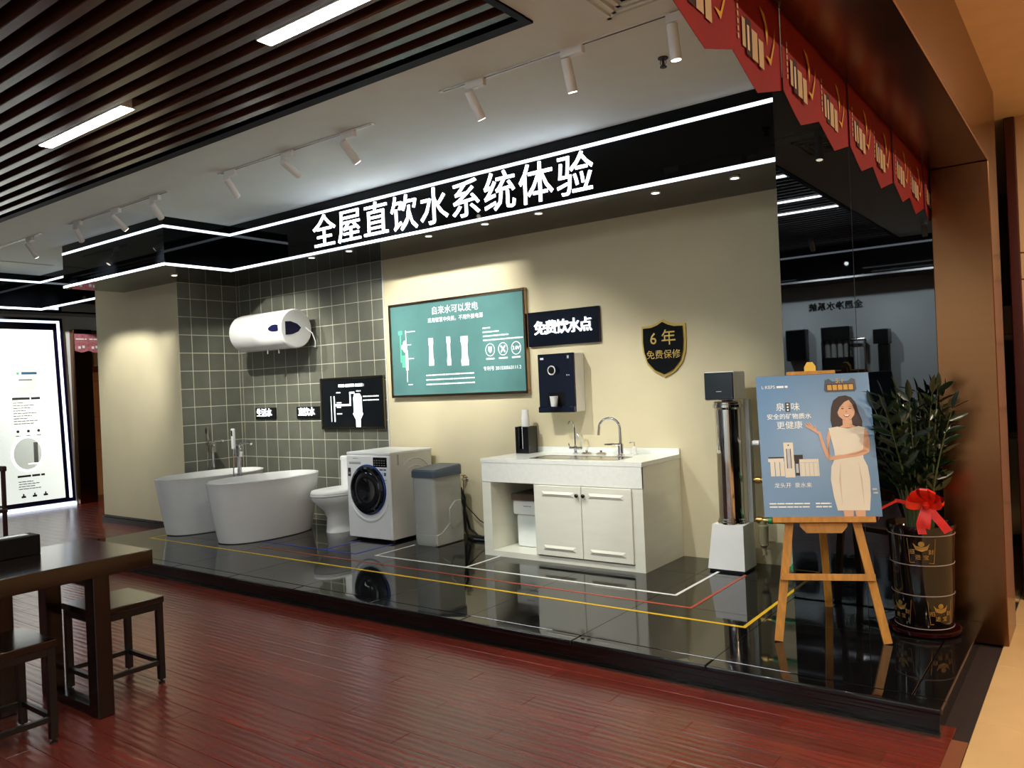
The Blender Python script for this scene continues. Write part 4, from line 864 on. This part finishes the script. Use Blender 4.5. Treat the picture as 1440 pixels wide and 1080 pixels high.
# leaf mesh (shared)
lm = bpy.data.meshes.new('leaf'); Lf = [(0, 0, 0), (.011, .02, .004), (.014, .045, .005), (.009, .075, .001), (0, .095, -.006), (-.009, .075, .001), (-.014, .045, .005), (-.011, .02, .004), (0, .022, -.001), (0, .047, -.001), (0, .075, -.003)]
lm.from_pydata([Vector(v) for v in Lf], [], [(0, 1, 8), (1, 2, 9, 8), (2, 3, 10, 9), (3, 4, 10), (0, 8, 7), (8, 9, 6, 7), (9, 10, 5, 6), (10, 4, 5)]); lm.materials.append(LEAF)
lm.polygons.foreach_set('use_smooth', [True]*8); lm.update()
rg = random.Random(3); nl = 0; hits = []; AN = (240, 255, 230); LN = (.15, .13, .13)
def off_board(pts, m=.012):                         # True when the points stay on one side of the poster board, or beside it
    q = [((p - M0).dot(U_), (p - M0).dot(Wv), (p - M0).dot(NF)) for p in pts]
    q = [v for v in q if abs(v[0]) < PWd/2 + m and PB0 - m < v[1] < PB0 + PH + m]
    return not q or (min(v[2] for v in q) > .01 + m*.4 and min(v[0] for v in q) > .235) or max(v[2] for v in q) < -.05
for i in range(18):
    a = math.radians(AN[i]) if i < 3 else 2*PI*i/18*2.4 + rg.uniform(-.2, .2); lean = rg.uniform(.1, .2) if i % 3 else rg.uniform(.0, .08); lean *= 1.0 if math.cos(a) < -.3 else .85; lean = LN[i] if i < 3 else lean; H = rg.uniform(.6, .78) - lean*.35
    b0 = Vector((PX + .06*math.cos(a), PY + .06*math.sin(a), P+.535))
    def sp_(f): return b0 + Vector((math.cos(a)*lean*f**1.6, math.sin(a)*lean*f**1.6*(1.15 if i < 3 else .6) + (0 if i < 3 else .01*f), H*f))
    st = G().tube([sp_(q/8) for q in range(9)], [.008 - .006*q/8 for q in range(9)], 7).obj('stem', STEMM, pl)
    nn = 8
    for q in range(nn):
        f = .34 + .66*q/(nn-1); base_ = sp_(f); tan = (sp_(min(1, f+.02)) - sp_(f-.02)).normalized()
        for sd in (-1, 1):
            best = None
            for attempt in range(24):
                if q == nn-1 and sd == 1 and attempt == 0: dirv = tan
                else:
                    sv = tan.cross(Vector((math.sin(i*1.7), math.cos(i*1.7), .2))).normalized(); sv = Matrix.Rotation(rg.uniform(-.26, .26) * attempt, 3, tan) @ sv
                    dirv = (sv*sd*rg.uniform(.8, 1.1) + tan*rg.uniform(.55, .9) + Vector((0, 0, rg.uniform(-.1, .15)))).normalized()
                upv = Vector((0, -.3, .8)); zax = dirv.orthogonal().normalized(); zax = Matrix.Rotation(rg.uniform(0, 6.28), 3, dirv) @ zax
                zax = zax + upv - dirv * dirv.dot(upv); zax = (zax - dirv*zax.dot(dirv)).normalized()
                xax = dirv.cross(zax); mm = Matrix((xax, dirv, zax)).transposed().to_4x4()
                mm = Matrix.Translation(base_) @ mm @ Matrix.Scale(rg.uniform(1.15, 1.5) * (1.1 - .25*f), 4)
                vs_ = [mm @ Vector(v) for v in Lf]
                if off_board(vs_) and max(v.y for v in vs_) < 5.045 and not (max(v.x for v in vs_) > -.76 and max(v.y for v in vs_) > 5.025): best = mm; break
            if best is None: hits.append((i, q, sd)); best = mm
            o = bpy.data.objects.new('leaf', lm); COL.objects.link(o); o.parent = st
            o.matrix_local = Matrix.Translation(-WLOC[pl.name]) @ best; nl += 1
    if not off_board([sp_(q/20) for q in range(21)]): hits.append((i, 'stem'))
bw = thing('ribbon_bow', 'shiny red ribbon bow tied around the plant stems', 'ribbon', (PX, PY-.1, P+.6))
bc = Vector((PX+.06, PY-.16, P+.70))
def ribbon(pts, wv, wd, name):
    g = G(); R_ = []
    for q in pts: q = Vector(q); R_.append([q - Vector(wv)*wd, q + Vector(wv)*wd, q + Vector(wv)*wd + Vector((0, .002, .001)), q - Vector(wv)*wd + Vector((0, .002, .001))])
    return g.loft(R_).obj(name, RIBBON, bw)
for sx_, an in ((-1, .25), (1, .35), (-1, .95), (1, 1.1), (.25, 1.5)):
    d = Vector((sx_*math.cos(an), 0, math.sin(an)))
    pts = [bc + d*(.085*math.sin(t)*1.0) + Vector((0, -.035*(1-math.cos(t*2)), 0)) + Vector((0, 0, .02*math.sin(2*t))) for t in [PI*q/10 for q in range(11)]]
    ribbon(pts, Vector((-d.z, .25, d.x)).normalized(), .02, 'loop')
ribbon([bc, bc + Vector((-.015, -.02, -.05)), bc + Vector((-.03, -.015, -.1)), bc + Vector((-.02, -.02, -.15))], (1, 0, .1), .02, 'tail'); ribbon([bc, bc + Vector((.04, -.02, -.05)), bc + Vector((.07, -.015, -.09)), bc + Vector((.1, -.02, -.13))], (.8, 0, .5), .022, 'tail')
ribbon([bc, bc + Vector((.01, -.025, -.06)), bc + Vector((.0, -.02, -.12))], (1, 0, -.2), .016, 'tail')
G().lathe([(.01, -.02), (.022, 0), (.01, .02)], bc + Vector((0, -.015, 0)), 12).obj('knot', RIBBON, bw)
band = [Vector((PX + .12*math.cos(a), PY + .12*math.sin(a), P+.69 + .012*math.sin(a*2))) for a in [math.radians(-75 - 330*q/24) for q in range(25)]]
ribbon(band, (0, 0, 1), .009, 'band'); ribbon([band[5], band[5] + Vector((-.07, -.02, -.04)), band[5] + Vector((-.09, -.03, -.1))], (0, 0, 1), .007, 'tail')

# ================================================================== TABLE, STOOLS
TT, TX1, TX0, TY1, TY0 = .775, -3.945, -4.62, 2.155, .2
tb = thing('wooden_table', 'heavy dark wooden table with thick top on the red floor', 'table', ((TX0+TX1)/2, 1.1, 0))
G().rbox(TX0, TX1, TY0, TY1, TT-.085, TT, .005, 2).obj('tabletop', DARKWOOD, tb)
def leg(x0, x1, y0, y1, z0, z1, par, m=DARKWOOD): return G().rbox(x0, x1, y0, y1, z0, z1, .004, 1).obj('leg', m, par)
for y in (1.86, .4):
    leg(-4.06, -3.965, y, y+.08, 0, TT-.085, tb); leg(-4.58, -4.49, y, y+.08, 0, TT-.085, tb)
    G().rbox(-4.49, -4.06, y+.005, y+.075, 0, .045, .003, 1).obj('foot_rail', DARKWOOD, tb); G().rbox(-4.49, -4.06, y+.005, y+.075, TT-.14, TT-.085, .003, 1).obj('top_rail', DARKWOOD, tb)
leg(-4.5, -4.42, 1.6, 1.68, 0, TT-.085, tb); G().rbox(-4.49, -4.43, .48, 1.86, TT-.15, TT-.085, .003, 1).obj('apron_rail', DARKWOOD, tb)
def stool(x0, x1, y0, y1, label):
    t = thing('wooden_stool', label, 'stool', ((x0+x1)/2, (y0+y1)/2, 0)); r = .024; zt = .47
    G().rbox(x0, x1, y0, y1, zt-.035, zt, .005, 2).obj('seat', DARKWOOD, t)
    a, b, c, d = x0+.006, x1-.006, y0+.006, y1-.006
    for x in (a, b-r*1.3):
        for y in (c, d-r*1.3):
            G().box(x, x+r*1.3, y, y+r*1.3, .02, zt-.035).obj('leg', DARKMETAL, t, smooth=False); G().lathe([(.017, 0), (.017, .008), (.007, .01), (.007, .022)], (x+r*.65, y+r*.65, 0), 12).obj('foot', DARKMETAL, t)
    for z0, z1 in ((.1, .124), (zt-.07, zt-.035)):
        G().box(a+r, b-r, c+.003, c+.022, z0, z1).obj('rail', DARKMETAL, t, smooth=False); G().box(a+r, b-r, d-.022, d-.003, z0, z1).obj('rail', DARKMETAL, t, smooth=False)
        G().box(a+.003, a+.022, c+r, d-r, z0, z1).obj('rail', DARKMETAL, t, smooth=False); G().box(b-.022, b-.003, c+r, d-r, z0, z1).obj('rail', DARKMETAL, t, smooth=False)
stool(-4.545, -4.16, 1.96, 2.325, 'dark wooden stool at the table end nearest the platform')
stool(-4.24, -3.875, 1.29, 1.645, 'dark wooden stool tucked under the long side of the table')
tbx = thing('tissue_box', 'black tissue box on the dark wooden table', 'tissue box', (-4.53, 1.72, TT))
bx0, bx1, by0, by1 = -4.54, -4.42, 1.58, 1.82
G().rbox(bx0, bx1, by0, by1, TT, TT+.1, .004, 1).obj('box', mat('black_leatherette', '#08080a', rough=.5, spec=.2), tbx); G().rbox(bx0+.035, bx1-.035, by0+.04, by1-.04, TT+.1, TT+.103, .001, 1).obj('slot', WHITEP, tbx)
dc = thing('wooden_chair', 'dark reddish wooden chair beyond the table by the light box', 'chair', (-9.2, 3.3, 0))
CHW = mat('red_dark_wood', '#351009', rough=.3); cx, cy = -9.5, 3.3
G().rbox(cx-.22, cx+.22, cy-.22, cy+.22, .43, .47, .01, 2).obj('seat', CHW, dc)
for x in (-.2, .17):
    G().box(cx+x, cx+x+.035, cy-.21, cy-.175, 0, .43).obj('leg', CHW, dc, smooth=False); G().box(cx+x, cx+x+.035, cy+.18, cy+.215, 0, .9).obj('leg', CHW, dc, smooth=False)
G().rbox(cx-.24, cx+.24, cy+.175, cy+.22, .86, .92, .015, 2).obj('top_rail', CHW, dc); G().box(cx-.06, cx+.06, cy+.19, cy+.205, .47, .87).obj('splat', CHW, dc, smooth=False)

# ================================================================== FAR LEFT: LIGHT BOX AND DOORWAY
LX = -12.75
wl = struct(G().box(LX-.15, LX, -3.3, 5.8, 0, FB).box(LX-.15, LX, 5.8, 6.9, 2.68, FB).obj('wall_lightbox', PALE, smooth=False))
lb = thing('light_box', 'tall bright white advertising light box with LED frame', 'light box', (LX, 4.7, 0))
Y0, Y1 = 3.2, 5.72
fnx = lambda y, z, d: (LX + .003 + d, y, z)
G().prism([(Y0, .06), (5.75, .06), (5.66, 2.84), (Y0, 2.84)], fnx, 0, .06).obj('case', mat('indigo_black', '#141029', rough=.15), lb, smooth=False)
LBX = mat('light_box_face', '#ffffff', rough=.3, emis=.36, ecol='#f6fff4')
G().prism([(Y0+.1, .13), (5.60, .13), (5.52, 2.66), (Y0+.1, 2.66)], fnx, .06, .066).obj('face', LBX, lb, smooth=False)
G().prism([(5.66, .12), (5.70, .12), (5.615, 2.8), (5.575, 2.8)], fnx, .06, .068).obj('led_strip', LED, lb, smooth=False)
G().prism([(Y0, 2.765), (5.58, 2.765), (5.58, 2.8), (Y0, 2.8)], fnx, .06, .068).obj('led_strip', LED, lb, smooth=False)
G().prism([(Y0, .0), (5.75, .0), (5.75, .05), (Y0, .05)], fnx, 0, .09).obj('base_led', LED, lb, smooth=False)
p = Print(frame((LX+.0692, 5.0, 1.5), (0, 1, 0), (0, 0, 1)))
PT = mat('print_grey', '#8e948e', rough=.5); PG2 = mat('print_pale', '#dfe6dc', rough=.5, emis=.24, ecol='#dfe8dc'); PBL = mat('print_steel_blue', '#3a6d96', rough=.5); PD = mat('print_dark', '#3c3f3c', rough=.5); PW2 = mat('print_glow', '#ffffff', emis=.7)
p.disc(PG2, .08, .42, .19, .2); p.rect(PBL, .06, .5, .27, .535); p.disc(GRN, .01, .515, .018); p.rect(PT, .02, .41, .2, .43)
p.cut(lb, 'product_picture'); p.lines(PD, -.08, .3, .13, .035, 2)
for q in range(9): p.cut(lb, 'text_row'); p.lines(PT, -.07, .08 + (q*37 % 10)*.02, .08 - q*.038, .012, 40+q)
for q in range(3): p.cut(lb, 'text_row'); p.disc(PD, -.02+q*.14, -.33, .02); p.lines(PT, -.05+q*.14, .01+q*.14, -.4, .012, 60+q)
p.cut(lb, 'text_print'); p.disc(PG2, .1, -.66, .2, .24); p.ring(PW2, .1, -.66, .22, .03, .26); p.rect(PT, .18, -.8, .24, -.5); p.rect(PW2, .1, -.82, .26, -.8)
p.cut(lb, 'product_picture'); p.lines(PD, -.05, .32, -1.0, .03, 77)
for q in range(4): p.lines(PT, -.04, .16 + (q*53 % 7)*.02, -1.07 - q*.035, .012, 80+q)
for q in range(3): p.rect(PD, -.01+q*.15, -1.3, .05+q*.15, -1.27); p.rect(PD, .01+q*.15, -1.27, .03+q*.15, -1.24)
p.done(lb)
dw = empty_struct('door_1', (LX, 6.1, 0))
G().rbox(LX-.12, LX+.12, 5.79, 6.06, 0, 2.68, .004, 1).obj('jamb', COPPER, dw, label='copper door jamb')
G().box(LX-.1, LX+.02, 5.8, 6.9, 2.62, 2.68).obj('head', mat('brown_head', '#5a4632', rough=.4), dw, smooth=False)
mb = struct(G().box(LX-.9, LX-.8, 5.5, 6.9, 0, 3.0).obj('wall_marble', MATS['orange_marble'], smooth=False))
for z in (.75, 1.3, 1.9): G().box(LX-.8, LX-.795, 5.5, 6.9, z, z+.008).obj('joint', mat('marble_joint', '#8a5c3a'), mb, smooth=False)
G().tube([(LX-.797, 6.0, 1.3), (LX-.797, 6.35, 1.65), (LX-.797, 6.5, 1.9)], .006, 6).tube([(LX-.797, 6.0, 1.3), (LX-.797, 6.4, .75)], .006, 6).obj('vein', MATS['marble_joint'], mb)
for i, (y, z) in enumerate(((5.9, 2.42), (6.1, 2.42), (6.3, 2.42))):
    t = thing('hanging_flag', 'faded red flag in the far doorway, %s from the copper jamb' % ('first', 'second', 'third')[i], 'flag', (LX+.135, y, z-.1), 'red flags in the far doorway')
    G().prism([(y-.1, z+.19), (y+.1, z+.19), (y+.1, z-.07), (y, z-.1), (y-.1, z-.07)], lambda a, b, d: (LX+.13+.004*(i % 2)+d, a, b), 0, .003).obj('cloth', mat('faded_red', '#b06a72', rough=.6, var=.3, scale=20), t, smooth=False)
    p = Print(frame((LX+.133+.004*(i % 2), y, z), (0, 1, 0), (0, 0, 1))); p.rect(IW, -.05, -.04, -.01, .0); p.rect(IW, .01, -.03, .05, .01); p.lines(IW, -.08, .08, .1, .02, i); p.done(t)
ms = thing('wall_sign', 'dark red sign with a cream letter seen through the far doorway', 'sign', (LX-.79, 6.35, 2.05))
G().box(LX-.8, LX-.77, 6.05, 6.75, 2.05, 2.6).obj('panel', mat('sign_maroon', '#7a3a30', rough=.5), ms, smooth=False)
p = Print(frame((LX-.77, 6.42, 2.3), (0, 1, 0), (0, 0, 1))); p.text(mat('cream_letter', '#f0dcc0', rough=.5), 'M', .0, 0, .45, .01); p.done(ms)

# ================================================================== OPPOSITE WALL (seen in the mirror)
OY = -2.85
wf = struct(G().box(-14.5, 3.2, OY-.15, OY, 0, CZ).obj('wall_front', PALE, smooth=False))
of = thing('sign_fascia', 'black glass fascia with LED lines over the opposite pale wall', 'fascia', (-4, OY+.7, 2.88))
G().box(-12.2, -.8, OY, OY+.62, FB, FT).obj('main_box', FASC, of, smooth=False)
for z in (FB+.002, 3.268): G().box(-12.2, -.8, OY+.62, OY+.626, z, z+.026).obj('led_strip_offscreen', LED, of, smooth=False)
os_ = thing('wall_sign', 'dark raised characters on the opposite pale wall, seen in the mirror', 'sign', (-3.35, OY, 2.48))
for i, ch_ in enumerate('全屋净水系统'):
    me = text_me(ch_, .13, .01, .002); G().mesh(me, back(-2.99 - .135*i, OY+.012, 2.54)).obj('letter', BLACKP, os_, smooth=False, recalc=False); bpy.data.meshes.remove(me)
def odev(x0, x1, z0, z1, d, lab, name, cat):
    t = thing(name, lab, cat, ((x0+x1)/2, OY, z0)); G().rbox(x0, x1, OY, OY+d, z0, z1, .01, 2).obj('body', BLACKP, t); return t
t = odev(-4.06, -3.75, 1.72, 2.21, .18, 'black wall dispenser on the opposite wall, with a flat front', 'water_purifier', 'purifier')
G().rbox(-4.04, -3.77, OY+.18, OY+.19, 1.75, 2.19, .004, 1).obj('front_panel', BLACKG, t)
t = odev(-3.51, -3.09, 2.0, 2.21, .2, 'black cartridge filter rack on the opposite wall', 'filter_rack', 'water filter')
G().box(-3.51, -3.48, OY, OY+.2, 1.4, 2.0).box(-3.12, -3.09, OY, OY+.2, 1.4, 2.0).box(-3.51, -3.09, OY, OY+.2, 1.4, 1.74).obj('frame', BLACKP, t, smooth=False)
for i in range(4): G().cyl((-3.44+.093*i, OY+.1, 1.74), (-3.44+.093*i, OY+.1, 2.0), .04, n=16).obj('cartridge', GREYP, t)
t = thing('standing_pipe', 'bent metal pipe frame standing at the opposite wall', 'pipe', (-2.9, OY+.15, 0)); G().tube([(-3.09, OY+.1, 2.0), (-2.9, OY+.1, 2.0), (-2.895, OY+.1, 1.98), (-2.89, OY+.1, 0)], .022, 10).obj('pipe', STEEL, t)
t = thing('filter_column', 'dark filter column standing at the opposite wall, seen in the mirror', 'water filter', (-2.63, OY+.2, 0)); G().rbox(-2.745, -2.535, OY+.05, OY+.28, 1.91, 2.125, .008, 2).obj('head', BLACKP, t); G().lathe([(.1, 0), (.1, .1), (.085, .12), (.085, 1.9), (.06, 1.92)], (-2.62, OY+.17, 0), 24).obj('housing', DARKMETAL, t)
for i, x in enumerate((-4.6, -3.2, -1.8)):
    s = thing('track_spotlight_offscreen', 'white ceiling spotlight facing the opposite pale wall', 'spotlight', (x, OY+1.6, CZ-.2), 'spotlights at the opposite wall')
    G().cyl((x, OY+1.6, CZ), (x, OY+1.6, CZ-.06), .008, n=8).obj('stem', WHITEM, s)
    d = (Vector((x, OY, 1.6)) - Vector((x, OY+1.6, CZ-.06))).normalized(); p0 = Vector((x, OY+1.6, CZ-.06)); G().tube([p0 - d*.04, p0 + d*.13], .034, 18).obj('barrel', WHITEM, s); G().cyl(p0 + d*.13, p0 + d*.133, .028, n=16).obj('lens_offscreen', SPOTL, s)
    l = spot(p0 + d*.15, (x, OY, 1.6), SPOT_W*2.2, 90, .7, (.86, .95, 1), name='spot_lamp_offscreen'); l.parent = s; l.matrix_parent_inverse = Matrix.Translation(-WLOC[s.name])

# ================================================================== KITCHEN BEYOND AND CORRIDOR LIGHTS
ck = thing('kitchen_range', 'stainless steel cooking range seen beyond the copper column', 'range', (-1.0, 8.1, 0))
G().rbox(-1.5, -.6, 7.8, 8.45, .1, .92, .01, 1).obj('body', STEEL, ck); G().box(-1.48, -.62, 7.83, 8.4, 0, .1).obj('plinth', CHARC, ck, smooth=False); G().rbox(-1.52, -.58, 7.78, 8.46, .92, .96, .006, 1).obj('hob', STEEL, ck)
for x in (-1.3, -1.05, -.8, -.72): G().cyl((x, 7.8, .84), (x, 7.77, .84), .028, n=14).obj('knob', BLACKP, ck)
G().rbox(-1.4, -.7, 7.79, 7.805, .2, .7, .01, 1).obj('oven_door', BLACKG, ck); G().cyl((-1.35, 7.76, .72), (-.75, 7.76, .72), .01, n=10).obj('handle', CHROME, ck)
hdx = thing('range_hood', 'white range hood on the kitchen wall beyond the copper column', 'hood', (-1, 8.5, 1.8))
G().rbox(-1.4, -.6, 8.35, 8.75, 1.75, 2.05, .01, 1).obj('body', WHITEP, hdx); G().rbox(-1.1, -.8, 8.5, 8.75, 2.05, 2.9, .006, 1).obj('duct', STEEL, hdx); G().box(-1.4, -.6, 8.34, 8.352, 1.79, 1.8).obj('trim_line', GREYP, hdx, smooth=False)
def round_lamp(x, y, z, watts, lab, grp, col=(1, .86, .66)):
    t = thing('downlight_offscreen', lab, 'downlight', (x, y, z-.015), grp); G().lathe([(.06, 0), (.08, .0), (.08, .015)], (x, y, z-.015), 24, cap=False).obj('ring', WHITEM, t); G().lathe([(.06, .002), (.06, .01)], (x, y, z-.015), 24).obj('lens_offscreen', SPOTL, t)
    l = bpy.data.lights.new('area', 'AREA'); l.shape = 'DISK'; l.size = .12; l.energy = watts; l.color = col; o = bpy.data.objects.new('area_lamp_offscreen', l); COL.objects.link(o); o.location = (x, y, z-.03); o.parent = t; o.matrix_parent_inverse = Matrix.Translation(-WLOC[t.name])
for y in (5.2, 3.2, 1.2, -.8): round_lamp(.9, y, 3.12, 26, 'round warm downlight in the tan corridor ceiling', 'corridor downlights')
